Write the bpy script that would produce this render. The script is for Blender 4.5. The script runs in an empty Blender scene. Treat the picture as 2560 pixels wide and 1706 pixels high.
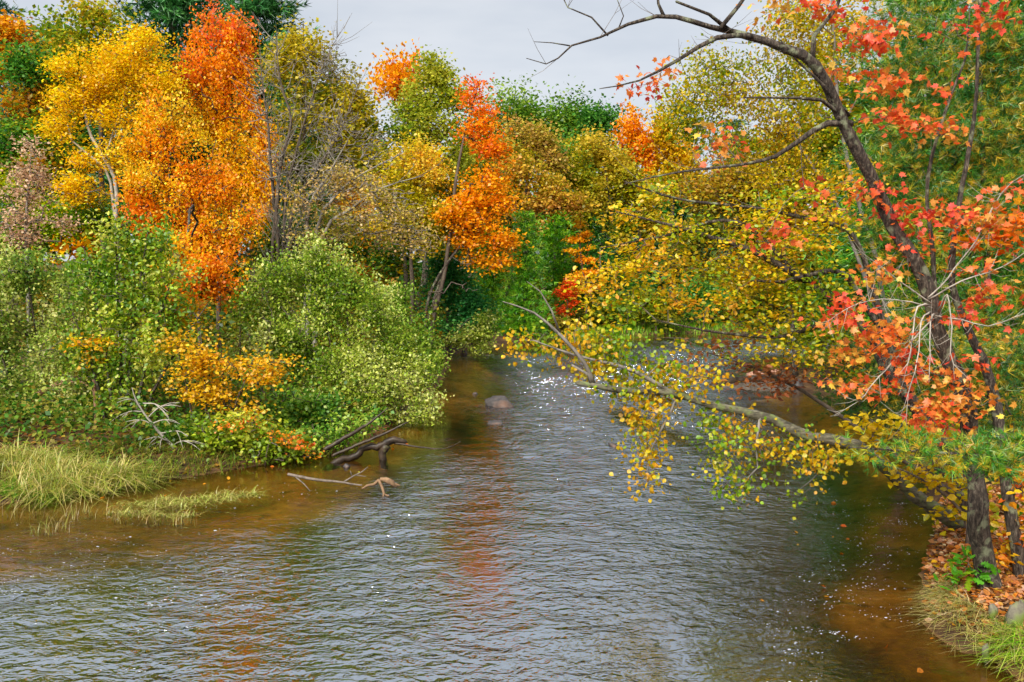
import bpy, math
import numpy as np
from mathutils import Matrix, Vector

# ------------------------------------------------------------------ camera, world, sun, exposure
SC = bpy.context.scene
COL = SC.collection
F, CX, CY, HOR, H = 2217.0, 1280.0, 853.0, 675.0, 4.5      # focal length and centre in photo pixels, horizon row, eye height
PITCH = math.atan((CY - HOR) / F)
cam = bpy.data.cameras.new('camera'); cam_o = bpy.data.objects.new('camera', cam); COL.objects.link(cam_o)
cam.sensor_width = 36.0; cam.lens = 36.0 * F / 2560.0
cam.clip_start = 0.1; cam.clip_end = 6000
cam_o.location = (0, 0, H); cam_o.rotation_euler = (math.pi / 2 - PITCH, 0, 0)
SC.camera = cam_o

SUN_EL, SUN_AZ = math.radians(42), math.radians(205)        # behind the camera, a little to the left (azimuth from +Y, clockwise)
w = bpy.data.worlds.new('World'); SC.world = w; w.use_nodes = True
nt = w.node_tree; nt.nodes.clear()
wo = nt.nodes.new('ShaderNodeOutputWorld'); bg = nt.nodes.new('ShaderNodeBackground')
sky = nt.nodes.new('ShaderNodeTexSky'); sky.sky_type = 'NISHITA'; sky.sun_disc = False
sky.sun_elevation = SUN_EL; sky.sun_rotation = SUN_AZ
tc = nt.nodes.new('ShaderNodeTexCoord'); mp = nt.nodes.new('ShaderNodeMapping'); mp.inputs['Scale'].default_value = (1.0, 1.0, 4.0)
nz = nt.nodes.new('ShaderNodeTexNoise'); nz.inputs['Scale'].default_value = 2.2; nz.inputs['Detail'].default_value = 5; nz.inputs['Roughness'].default_value = 0.55
rp = nt.nodes.new('ShaderNodeValToRGB')
rp.color_ramp.elements[0].position = 0.3; rp.color_ramp.elements[0].color = (2.12, 2.34, 2.68, 1)
rp.color_ramp.elements[1].position = 0.7; rp.color_ramp.elements[1].color = (3.22, 3.30, 3.42, 1)
mx = nt.nodes.new('ShaderNodeMix'); mx.data_type = 'RGBA'; mx.inputs['Factor'].default_value = 0.93
nt.links.new(tc.outputs['Generated'], mp.inputs['Vector']); nt.links.new(mp.outputs[0], nz.inputs['Vector'])
nt.links.new(nz.outputs['Fac'], rp.inputs['Fac'])
nt.links.new(sky.outputs[0], mx.inputs['A']); nt.links.new(rp.outputs[0], mx.inputs['B'])
nt.links.new(mx.outputs['Result'], bg.inputs['Color']); bg.inputs['Strength'].default_value = 0.1
nt.links.new(bg.outputs[0], wo.inputs[0])

sun = bpy.data.lights.new('sun', 'SUN'); sun.energy = 3.0; sun.angle = math.radians(24); sun.color = (1, 0.95, 0.87)
sun_o = bpy.data.objects.new('sun', sun); COL.objects.link(sun_o)
sd = Vector((math.sin(SUN_AZ) * math.cos(SUN_EL), math.cos(SUN_AZ) * math.cos(SUN_EL), math.sin(SUN_EL)))
sun_o.rotation_euler = sd.to_track_quat('Z', 'Y').to_euler(); sun_o.location = (0, 0, 40)

SC.view_settings.view_transform = 'Standard'; SC.view_settings.look = 'None'
SC.view_settings.exposure = 1.32; SC.view_settings.gamma = 1.0; SC.view_settings.use_curve_mapping = False
SC.render.engine = 'CYCLES'
cy = SC.cycles
cy.adaptive_threshold = 0.025; cy.max_bounces = 5; cy.diffuse_bounces = 3; cy.glossy_bounces = 2; cy.transmission_bounces = 4; cy.transparent_max_bounces = 8
cy.caustics_reflective = False; cy.caustics_refractive = False; cy.sample_clamp_indirect = 8

# ------------------------------------------------------------------ helpers: pixels to places, colours
cp, sp_ = math.cos(PITCH), math.sin(PITCH)
def ray(px, py):
    a, b = (px - CX) / F, -(py - CY) / F
    return np.array([a, cp + b * sp_, -sp_ + b * cp])
def W(px, py, D):                         # the point D metres ahead that shows at this photo pixel
    r = ray(px, py); t = D / r[1]
    return np.array([r[0] * t, D, H + r[2] * t])
def G(px, py, z=0.0):                     # the point at height z that shows at this photo pixel
    r = ray(px, py); t = (z - H) / r[2]
    return np.array([r[0] * t, r[1] * t, z])
def project(P):
    d = P - np.array([0, 0, H])
    zc = d[:, 1] * cp - d[:, 2] * sp_
    yc = d[:, 1] * sp_ + d[:, 2] * cp
    zc = np.maximum(zc, 1e-3)
    return CX + F * d[:, 0] / zc, CY - F * yc / zc, zc
def S(h):                                  # hex sRGB -> linear
    h = h.lstrip('#'); v = np.array([int(h[i:i + 2], 16) / 255 for i in (0, 2, 4)])
    return np.where(v <= 0.04045, v / 12.92, ((v + 0.055) / 1.055) ** 2.4)
def PAL(*hs): return np.array([S(h) for h in hs])
_seed = [100]
def RNG():
    _seed[0] += 1
    return np.random.default_rng(_seed[0])
def norm(v): return v / np.maximum(np.linalg.norm(v, axis=-1, keepdims=True), 1e-9)
def frames(axis, ref):                     # orthonormal T, N for unit axes
    n = ref - (ref * axis).sum(-1, keepdims=True) * axis
    n = norm(n); t = np.cross(axis, n)
    return t, n
_nr = np.random.default_rng(7)
_lat = _nr.random((64, 64))
def vnoise(x, y):                          # smooth value noise 0..1
    xi, yi = np.floor(x).astype(int), np.floor(y).astype(int); fx, fy = x - xi, y - yi
    fx, fy = fx * fx * (3 - 2 * fx), fy * fy * (3 - 2 * fy)
    g = lambda a, b: _lat[a % 64, b % 64]
    return (g(xi, yi) * (1 - fx) + g(xi + 1, yi) * fx) * (1 - fy) + (g(xi, yi + 1) * (1 - fx) + g(xi + 1, yi + 1) * fx) * fy
def fbm(x, y, o=4):
    s = 0; a = 0.5
    for k in range(o): s = s + a * vnoise(x * 2 ** k + 13.7 * k, y * 2 ** k + 5.1 * k); a *= 0.5
    return s

# ------------------------------------------------------------------ objects
def tag(o, label=None, cat=None, group=None, kind=None):
    if label: o['label'] = label
    if cat: o['category'] = cat
    if group: o['group'] = group
    if kind: o['kind'] = kind
    return o
def empty(name, loc):
    o = bpy.data.objects.new(name, None); o.location = loc; o.empty_display_size = 0.2
    COL.objects.link(o); return o
def mesh_obj(name, V, faces, mat, parent=None, origin=(0, 0, 0), cols=None, smooth=False):
    """faces: list of (n x k) int arrays"""
    V = np.asarray(V, dtype=np.float32) - np.asarray(origin, dtype=np.float32)
    me = bpy.data.meshes.new(name)
    me.vertices.add(len(V)); me.vertices.foreach_set('co', V.ravel())
    faces = [np.asarray(f, dtype=np.int32) for f in faces if len(f)]
    loops = np.concatenate([f.ravel() for f in faces])
    tot = np.concatenate([np.full(len(f), f.shape[1], dtype=np.int32) for f in faces])
    st = np.concatenate([[0], np.cumsum(tot)[:-1]]).astype(np.int32)
    me.loops.add(len(loops)); me.loops.foreach_set('vertex_index', loops)
    me.polygons.add(len(tot)); me.polygons.foreach_set('loop_start', st); me.polygons.foreach_set('loop_total', tot)
    if smooth: me.polygons.foreach_set('use_smooth', np.ones(len(tot), dtype=bool))
    if cols is not None:
        at = me.color_attributes.new('Col', 'FLOAT_COLOR', 'POINT')
        c4 = np.ones((len(V), 4), dtype=np.float32); c4[:, :3] = cols
        at.data.foreach_set('color', c4.ravel())
    me.update(calc_edges=True); me.validate()
    if mat: me.materials.append(mat)
    o = bpy.data.objects.new(name, me); COL.objects.link(o)
    if parent is not None: o.parent = parent
    else: o.location = origin
    return o

# ------------------------------------------------------------------ materials
def new_mat(name):
    m = bpy.data.materials.new(name); m.use_nodes = True; m.node_tree.nodes.clear()
    return m, m.node_tree.nodes, m.node_tree.links
def leaf_mat(name, trans=0.38, gloss=0.05, rough=0.45, spots=False):
    m, N, L = new_mat(name)
    out = N.new('ShaderNodeOutputMaterial'); at = N.new('ShaderNodeAttribute'); at.attribute_name = 'Col'
    d = N.new('ShaderNodeBsdfDiffuse'); t = N.new('ShaderNodeBsdfTranslucent'); g = N.new('ShaderNodeBsdfGlossy')
    g.inputs['Roughness'].default_value = rough; g.inputs['Color'].default_value = (0.9, 0.9, 0.9, 1)
    a = N.new('ShaderNodeMixShader'); a.inputs[0].default_value = trans
    b = N.new('ShaderNodeMixShader'); b.inputs[0].default_value = gloss
    col = at.outputs['Color']
    if spots:                                  # blotches and veins on near leaves
        ge = N.new('ShaderNodeNewGeometry'); n = N.new('ShaderNodeTexNoise'); n.inputs['Scale'].default_value = 42; n.inputs['Detail'].default_value = 3; L.new(ge.outputs['Position'], n.inputs['Vector'])
        mr = N.new('ShaderNodeMapRange'); mr.inputs['From Min'].default_value = 0.3; mr.inputs['From Max'].default_value = 0.7; mr.inputs['To Min'].default_value = 0.68; mr.inputs['To Max'].default_value = 1.12; L.new(n.outputs['Fac'], mr.inputs['Value'])
        hs = N.new('ShaderNodeHueSaturation'); L.new(col, hs.inputs['Color']); L.new(mr.outputs[0], hs.inputs['Value']); col = hs.outputs[0]
    L.new(col, d.inputs['Color']); L.new(col, t.inputs['Color'])
    L.new(d.outputs[0], a.inputs[1]); L.new(t.outputs[0], a.inputs[2])
    L.new(a.outputs[0], b.inputs[1]); L.new(g.outputs[0], b.inputs[2]); L.new(b.outputs[0], out.inputs[0])
    return m
LEAF = leaf_mat('leaf', 0.48, 0.02); LEAF_NEAR = leaf_mat('leaf_near', 0.5, 0.035, 0.5, True); NEEDLE = leaf_mat('needle', 0.3, 0.05); GRASS = leaf_mat('grass_blade', 0.35, 0.04)
def noise_mat(name, stops, scale, stretch=(1, 1, 1), rough=0.85, bump=0.4, detail=6, second=None, bdist=0.02):
    m, N, L = new_mat(name)
    out = N.new('ShaderNodeOutputMaterial'); p = N.new('ShaderNodeBsdfPrincipled'); p.inputs['Roughness'].default_value = rough
    p.inputs['Specular IOR Level'].default_value = 0.3
    tc = N.new('ShaderNodeTexCoord'); mp = N.new('ShaderNodeMapping'); mp.inputs['Scale'].default_value = stretch
    nz = N.new('ShaderNodeTexNoise'); nz.inputs['Scale'].default_value = scale; nz.inputs['Detail'].default_value = detail; nz.inputs['Roughness'].default_value = 0.65
    r = N.new('ShaderNodeValToRGB'); e = r.color_ramp.elements
    e[0].position, e[0].color = stops[0][0], (*stops[0][1], 1); e[1].position, e[1].color = stops[-1][0], (*stops[-1][1], 1)
    for ps, c in stops[1:-1]:
        k = e.new(ps); k.color = (*c, 1)
    L.new(tc.outputs['Object'], mp.inputs[0]); L.new(mp.outputs[0], nz.inputs['Vector']); L.new(nz.outputs['Fac'], r.inputs[0])
    col = r.outputs[0]
    if second:                                # patches of another colour: lichen, moss, wet sand
        sc2, lo, hi, c2 = second
        n2 = N.new('ShaderNodeTexNoise'); n2.inputs['Scale'].default_value = sc2; n2.inputs['Detail'].default_value = 5
        L.new(tc.outputs['Object'], n2.inputs['Vector'])
        r2 = N.new('ShaderNodeValToRGB'); r2.color_ramp.elements[0].position = lo; r2.color_ramp.elements[1].position = hi
        mx = N.new('ShaderNodeMix'); mx.data_type = 'RGBA'; mx.inputs['B'].default_value = (*c2, 1)
        L.new(n2.outputs['Fac'], r2.inputs[0]); L.new(r2.outputs[0], mx.inputs['Factor']); L.new(col, mx.inputs['A']); col = mx.outputs['Result']
    L.new(col, p.inputs['Base Color'])
    if bump:
        b = N.new('ShaderNodeBump'); b.inputs['Strength'].default_value = bump; b.inputs['Distance'].default_value = bdist
        L.new(nz.outputs['Fac'], b.inputs['Height']); L.new(b.outputs[0], p.inputs['Normal'])
    L.new(p.outputs[0], out.inputs[0])
    return m
BARK = noise_mat('bark_dark', [(0.34, S('#1c1713')), (0.52, S('#4a4037')), (0.72, S('#857a6a'))], 11, (3, 3, 0.7), bump=1.0, second=(6, 0.56, 0.66, S('#84886c')), bdist=0.05)
BARK_TWIG = noise_mat('bark_twig', [(0.3, S('#4a4038')), (0.7, S('#82766a'))], 9, bump=0.2)
BARK_FAR = noise_mat('bark_far', [(0.3, S('#3a3129')), (0.7, S('#6a5d4f'))], 4, (2, 2, 0.5), bump=0.2)
BARK_GREY = noise_mat('bark_grey', [(0.3, S('#59534b')), (0.7, S('#948d82'))], 6, (2, 2, 0.5), bump=0.2)
BARK_PALE = noise_mat('bark_pale', [(0.3, S('#7a7266')), (0.7, S('#b8b1a4'))], 8, (1, 1, 1), bump=0.2)
BARK_BIRCH = noise_mat('bark_birch', [(0.32, S('#2c2821')), (0.5, S('#5c5848')), (0.72, S('#88836f'))], 7, (1, 1, 3), bump=0.4, second=(9, 0.5, 0.68, S('#6e7a4a')))
WOOD_WET = noise_mat('wet_wood', [(0.3, S('#1a130e')), (0.7, S('#463829'))], 7, (1, 1, 1), rough=0.5, bump=0.6, second=(5, 0.58, 0.75, S('#5c5c3a')))
WOOD_DRY = noise_mat('dry_driftwood', [(0.3, S('#4c3a2a')), (0.7, S('#97795a'))], 9, (1, 1, 1), bump=0.6)
WOOD_RED = noise_mat('reddish_log_bark', [(0.3, S('#6a4737')), (0.7, S('#b58c74'))], 6, (2, 2, 2), bump=0.6)
ROCK = noise_mat('river_rock', [(0.3, S('#2c2a2b')), (0.55, S('#524d4b')), (0.75, S('#7b726b'))], 3, rough=0.6, bump=0.6, second=(1.3, 0.5, 0.7, S('#64493a')), bdist=0.06)
ROCK_MOSS = noise_mat('mossy_rock', [(0.3, S('#4a463c')), (0.7, S('#8d8674'))], 6, bump=0.7, second=(3, 0.45, 0.6, S('#5b6a2a')))
def bed_material():                         # amber sand, darkened with depth: light absorbed by the water painted into the colour
    m = noise_mat('river_bed', [(0.35, S('#644a20')), (0.5, S('#9c7434')), (0.66, S('#c89e56'))], 0.55, (1, 0.7, 1), bump=0.5, detail=6, second=(2.6, 0.58, 0.72, S('#5a4424')))
    N, L = m.node_tree.nodes, m.node_tree.links; pr = next(n for n in N if n.type == 'BSDF_PRINCIPLED'); src = pr.inputs['Base Color'].links[0].from_socket
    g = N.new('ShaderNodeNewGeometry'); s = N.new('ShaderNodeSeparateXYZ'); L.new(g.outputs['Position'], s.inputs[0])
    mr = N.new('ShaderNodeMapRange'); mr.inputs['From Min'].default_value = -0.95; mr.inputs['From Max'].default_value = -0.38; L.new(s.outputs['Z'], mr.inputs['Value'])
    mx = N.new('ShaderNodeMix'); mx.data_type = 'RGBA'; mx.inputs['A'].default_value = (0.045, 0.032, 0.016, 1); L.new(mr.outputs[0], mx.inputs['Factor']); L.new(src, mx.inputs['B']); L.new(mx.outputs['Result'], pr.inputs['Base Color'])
    # soil above the water line
    e = N.new('ShaderNodeMapRange'); e.inputs['From Min'].default_value = -0.10; e.inputs['From Max'].default_value = 0.03; L.new(s.outputs['Z'], e.inputs['Value'])
    tcs = N.new('ShaderNodeTexCoord'); n1 = N.new('ShaderNodeTexNoise'); n1.inputs['Scale'].default_value = 3; n1.inputs['Detail'].default_value = 9; L.new(tcs.outputs['Object'], n1.inputs['Vector'])
    rr = N.new('ShaderNodeValToRGB'); el = rr.color_ramp.elements; el[0].position, el[0].color = 0.3, (*S('#2a1c12'), 1); el[1].position, el[1].color = 0.75, (*S('#4a5424'), 1)
    k1 = el.new(0.5); k1.color = (*S('#4a3420'), 1); k2 = el.new(0.62); k2.color = (*S('#664a2c'), 1); L.new(n1.outputs['Fac'], rr.inputs[0])
    m3 = N.new('ShaderNodeMix'); m3.data_type = 'RGBA'; L.new(e.outputs[0], m3.inputs['Factor']); L.new(mx.outputs['Result'], m3.inputs['A']); L.new(rr.outputs[0], m3.inputs['B']); L.new(m3.outputs['Result'], pr.inputs['Base Color'])
    return m
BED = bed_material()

# ------------------------------------------------------------------ river outline and terrain
LEFT = [(-16, -80), (-16, 6), (-13.5, 13.5), (-10.4, 16.4), (-8.3, 17.8), (-7.0, 19.1), (-5.7, 20.2), (-4.6, 21.3), (-3.7, 23.4), (-3.2, 27), (-2.9, 33), (-2.9, 40), (-3.1, 47), (-1.8, 52), (1.5, 56), (6, 60), (14, 63.5), (40, 67), (300, 72)]
RIGHT = [(300, 52), (40, 49), (22, 47.5), (14, 44), (11.2, 38), (10.6, 30), (10.2, 24), (9.0, 19), (7.6, 15.5), (6.2, 13.0), (5.6, 11.6), (5.33, 10.9), (5.36, 10.5), (5.5, 10.1), (5.62, 9.6), (5.75, 9.2), (6.3, 8), (7.5, 4), (9, -80)]
POLY = np.array(LEFT + RIGHT, dtype=float)
def sdf(x, y):                             # signed distance to the river outline, positive on land
    x, y = np.asarray(x, float), np.asarray(y, float)
    d = np.full(x.shape, 1e9); ins = np.zeros(x.shape, bool); n = len(POLY)
    for i in range(n):
        a, b = POLY[i], POLY[(i + 1) % n]
        ex, ey = b - a; t = np.clip(((x - a[0]) * ex + (y - a[1]) * ey) / (ex * ex + ey * ey), 0, 1)
        d = np.minimum(d, np.hypot(x - a[0] - t * ex, y - a[1] - t * ey))
        c = (a[1] > y) != (b[1] > y)
        ins ^= c & (x < a[0] + (y - a[1]) * ex / (ey if abs(ey) > 1e-9 else 1e-9))
    return np.where(ins, -d, d)
def shelf(x, y):                           # the wide sandy shelf in front of the grass
    return 2.6 * np.clip((-x - 0.5) / 4.5, 0, 1) * np.clip((21 - y) / 3, 0, 1) * np.clip((y - 8) / 5, 0, 1)
def ground(x, y):
    x, y = np.asarray(x, float), np.asarray(y, float)
    near_right = (x > 3) & (y < 22)
    s = sdf(x, y) + np.where(near_right, 0.12, 0.35) * (fbm(x * 0.9, y * 0.9) - 0.47)
    hb = np.where(near_right, 0.48, 0.45); wd = np.where(near_right, 0.16, 1.3)
    land = hb * (1 - np.exp(-np.maximum(s, 0) / wd)) + np.minimum(np.maximum(s - 1, 0) * 0.035, 6)
    land = land + np.where(s > 0, 0.22 * (fbm(x * 0.7 + 9, y * 0.7) - 0.47) * np.minimum(s, 1), 0)
    q = np.clip((-s - 1.2 - 0.9 * shelf(x, y)) / 4.3, 0, 1); depth = -(0.10 + 0.09 * np.clip(-s, 0, 2) + 1.0 * q * q * (3 - 2 * q)) + 0.35 * (fbm(x * 0.35 + 3, y * 0.35 + 8) - 0.47)
    return np.where(s > 0, land, np.minimum(depth, -0.05))
def gz(x, y): return float(ground(np.array([x]), np.array([y]))[0])
def grow(a, b, step, far):                 # coordinates: even from a to b, then ever wider out to +-far
    mid = np.arange(a, b + step * 0.5, step); o = []; v = step
    p = b
    while p < far: v *= 1.35; p += v; o.append(p)
    q = a; v = step; lo = []
    while q > -far: v *= 1.35; q -= v; lo.append(q)
    return np.concatenate([lo[::-1], mid, o])
def grid_obj(name, xs, ys, zf, mat, smooth=True):
    X, Y = np.meshgrid(xs, ys); Z = zf(X.ravel(), Y.ravel())
    V = np.stack([X.ravel(), Y.ravel(), Z], 1); nx = len(xs)
    i = np.arange(len(ys) - 1)[:, None] * nx + np.arange(nx - 1)[None, :]; i = i.ravel()
    f = np.stack([i, i + 1, i + nx + 1, i + nx], 1)
    return V, f
tx, ty = grow(-20, 24, 0.34, 3000), grow(6, 70, 0.36, 3000)
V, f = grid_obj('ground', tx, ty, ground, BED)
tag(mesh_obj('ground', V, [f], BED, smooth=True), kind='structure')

# ------------------------------------------------------------------ water
def wave_tile(n, L, lmin, lmax, ang, spread, seed):
    r = np.random.default_rng(seed); k = np.fft.fftfreq(n, L / n); KX, KY = np.meshgrid(k, k); K = np.hypot(KX, KY) + 1e-9
    band = np.exp(-((np.log(1 / K) - np.log(math.sqrt(lmin * lmax))) / (0.5 * math.log(lmax / lmin))) ** 2)
    th = np.arctan2(KY, KX) - ang; dirw = np.abs(np.cos(th)) ** spread
    a = np.fft.ifft2(np.fft.fft2(r.standard_normal((n, n))) * band * dirw).real
    return a / a.std()
def samp(t, L, x, y):
    n = t.shape[0]; u, v = (x / L * n), (y / L * n); i, j = np.floor(u).astype(int), np.floor(v).astype(int); fx, fy = u - i, v - j
    g = lambda a, b: t[b % n, a % n]
    return (g(i, j) * (1 - fx) + g(i + 1, j) * fx) * (1 - fy) + (g(i, j + 1) * (1 - fx) + g(i + 1, j + 1) * fx) * fy
T1 = wave_tile(256, 23.0, 0.7, 2.0, math.radians(80), 0.8, 1); T2 = wave_tile(256, 17.3, 0.35, 0.8, math.radians(100), 0.5, 2); T3 = wave_tile(128, 37.0, 2.5, 6, math.radians(60), 0.5, 3)
def calm(x, y):                            # 0 in still water along the banks, 1 in the current
    s = -sdf(x, y); return np.clip((s - 0.5) / 4.0, 0.12, 1) * np.clip(0.95 + 3.2 * (fbm(x * 0.75 + 0.12 * y + 2, y * 0.15, 3) - 0.45), 0.16, 1.7)
def current(x, y):                         # 0 over the clear shallows, 1 in the broken aerated current
    s = -sdf(x, y) - shelf(x, y) + 2.2 * (fbm(x * 0.3 + 4, y * 0.2 + 1) - 0.47); q = np.clip((s - 1.3) / 3.2, 0, 1); return q * q * (3 - 2 * q)
def water_z(x, y):
    c = calm(x, y); rap = np.exp(-((y - 38) / 12) ** 2)
    return c * (0.006 * samp(T1, 23.0, x, y) * (1 + 2.6 * rap) + 0.0045 * samp(T2, 17.3, x, y) * (1 + 2.4 * rap) + 0.006 * samp(T3, 37.0, x, y))
def water_material():
    m, N, L = new_mat('river_water')
    out = N.new('ShaderNodeOutputMaterial'); geo = N.new('ShaderNodeNewGeometry')
    at = N.new('ShaderNodeAttribute'); at.attribute_name = 'Col'
    sp = N.new('ShaderNodeSeparateColor'); L.new(at.outputs['Color'], sp.inputs[0])
    def nzt(scale, stretch, detail, dist=0.0, rot=0.0):
        mp = N.new('ShaderNodeMapping'); mp.inputs['Scale'].default_value = stretch; mp.inputs['Rotation'].default_value = (0, 0, rot)
        n = N.new('ShaderNodeTexNoise'); n.inputs['Scale'].default_value = scale; n.inputs['Detail'].default_value = detail; n.inputs['Distortion'].default_value = dist
        L.new(geo.outputs['Position'], mp.inputs[0]); L.new(mp.outputs[0], n.inputs['Vector']); return n
    a = nzt(5.6, (0.68, 1.1, 1), 2.5, 0.7, 0.25); b = nzt(14, (0.8, 1.05, 1), 1.5, 0.5, -0.3)
    ad = N.new('ShaderNodeMath'); ad.operation = 'MULTIPLY_ADD'; ad.inputs[1].default_value = 0.3
    L.new(b.outputs['Fac'], ad.inputs[0]); L.new(a.outputs['Fac'], ad.inputs[2])
    bp = N.new('ShaderNodeBump'); bp.inputs['Distance'].default_value = 0.05
    L.new(ad.outputs[0], bp.inputs['Height'])
    st = N.new('ShaderNodeMath'); st.operation = 'MULTIPLY'; st.inputs[1].default_value = 1.0; L.new(sp.outputs['Red'], st.inputs[0]); L.new(st.outputs[0], bp.inputs['Strength'])
    fr = N.new('ShaderNodeFresnel'); io = N.new('ShaderNodeMapRange'); io.inputs['To Min'].default_value = 1.45; io.inputs['To Max'].default_value = 11.0; L.new(sp.outputs['Green'], io.inputs['Value']); L.new(io.outputs[0], fr.inputs['IOR']); L.new(bp.outputs[0], fr.inputs['Normal'])
    gl = N.new('ShaderNodeBsdfGlossy'); gl.inputs['Roughness'].default_value = 0.03; gl.inputs['Color'].default_value = (0.88, 0.95, 1, 1); L.new(bp.outputs[0], gl.inputs['Normal'])
    tr = N.new('ShaderNodeBsdfTransparent'); tr.inputs['Color'].default_value = (0.96, 0.82, 0.50, 1)
    df = N.new('ShaderNodeBsdfDiffuse'); df.inputs['Color'].default_value = (0.05, 0.028, 0.006, 1)
    m1 = N.new('ShaderNodeMixShader'); m1.inputs[0].default_value = 0.1
    L.new(tr.outputs[0], m1.inputs[1]); L.new(df.outputs[0], m1.inputs[2])
    m2 = N.new('ShaderNodeMixShader'); L.new(fr.outputs[0], m2.inputs[0]); L.new(m1.outputs[0], m2.inputs[1]); L.new(gl.outputs[0], m2.inputs[2])
    L.new(m2.outputs[0], out.inputs[0])
    return m
WATER = water_material()
ys = [-80, -40, -20, -8, 0, 4]; y = 6.0
while y < 72: ys.append(y); y += 0.10 if y < 26 else min(0.10 + (y - 26) * 0.012, 0.4)
ys += [76, 84, 100]
xs = np.concatenate([[-60, -40, -28, -20], np.arange(-16, 16.01, 0.15), [17, 18.5, 21, 25, 32, 45, 70, 130, 320]])
V, f = grid_obj('river_water', xs, np.array(ys), water_z, WATER)
cm = np.clip(calm(V[:, 0], V[:, 1]), 0.08, 1.6) * (1 + 2.2 * np.exp(-((V[:, 1] - 40) / 12) ** 2))
wob = mesh_obj('river_water', V, [f], WATER, cols=np.column_stack([cm, current(V[:, 0], V[:, 1]), cm]), smooth=True); tag(wob, kind='structure')

# ------------------------------------------------------------------ leaf shapes (x across, y along, z out)
SH = {}
SH['kite'] = (np.array([[0, 0, 0], [0.36, 0.45, 0.08], [0, 1, 0], [-0.36, 0.45, 0.08]]), [np.array([[0, 1, 2, 3]])])
SH['oval'] = (np.array([[0, 0, 0], [0.3, 0.25, 0.07], [0.33, 0.6, 0.07], [0, 1, -0.06], [-0.33, 0.6, 0.07], [-0.3, 0.25, 0.07]]), [np.array([[0, 1, 2, 3], [0, 3, 4, 5]])])
def _maple():
    half = [(0.10, 0.02), (0.30, -0.10), (0.27, 0.10), (0.52, 0.22), (0.36, 0.36), (0.58, 0.62), (0.34, 0.58), (0.20, 0.66), (0.16, 0.80)]
    pts = [(0, 0.0)] + half + [(0, 1.08)] + [(-x, y) for x, y in half[::-1]]
    v = [(x, y, 0.12 * abs(x) - 0.10 * y * y) for x, y in pts] + [(0, 0.38, 0.02)]
    n = len(pts); return np.array(v), [np.array([[n, i, (i + 1) % n] for i in range(n)])]
SH['maple'] = _maple()
def _oak():
    half = [(0.06, 0.10), (0.22, 0.18), (0.12, 0.30), (0.34, 0.42), (0.16, 0.52), (0.36, 0.70), (0.15, 0.76), (0.16, 0.92)]
    pts = [(0, 0.0)] + half + [(0, 1.0)] + [(-x, y) for x, y in half[::-1]]
    v = [(x, y, 0.10 * abs(x) - 0.08 * y * y) for x, y in pts] + [(0, 0.5, 0.0)]
    n = len(pts); return np.array(v), [np.array([[n, i, (i + 1) % n] for i in range(n)])]
SH['oak'] = _oak()
def _tuft(k, wd, seed, spread):            # a brush of needles
    r = np.random.default_rng(seed); v = []; fc = []
    for i in range(k):
        d = np.array([r.normal() * spread, 1.0, r.normal() * spread]); d /= np.linalg.norm(d); L = r.uniform(0.7, 1.0)
        s = np.cross(d, r.normal(size=3)); s /= np.linalg.norm(s)
        b = len(v); v += [-s * wd, s * wd, d * L]; fc.append([b, b + 1, b + 2])
    return np.array(v), [np.array(fc)]
SH['tuft'] = _tuft(11, 0.024, 3, 0.62); SH['tuft_far'] = _tuft(7, 0.07, 4, 0.7)

def leaf_arrays(P, size, cols, shape, r, up=0.6, droop=0.0, axis=None, aspect=1.0):
    """one leaf per point: positions, axes, normals -> vertices, faces, colours"""
    n = len(P); T0, F0 = SH[shape]
    if axis is None:
        axis = r.standard_normal((n, 3)); axis[:, 2] = axis[:, 2] * 0.5 - droop
    axis = norm(axis)
    ref = r.standard_normal((n, 3)) * 1.0; ref[:, 2] += up * 2
    T, N = frames(axis, ref)
    size = np.broadcast_to(size, (n,)) if np.ndim(size) == 0 else size
    wv = T0[:, 0][None, :, None] * T[:, None, :] * aspect + T0[:, 1][None, :, None] * axis[:, None, :] + T0[:, 2][None, :, None] * N[:, None, :]
    V = P[:, None, :] + wv * size[:, None, None]
    k = len(T0); off = (np.arange(n) * k)[:, None, None]
    Fs = [(f[None] + off).reshape(-1, f.shape[1]) for f in F0]
    return V.reshape(-1, 3), Fs, np.repeat(cols, k, 0), (axis, T, N)

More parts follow.
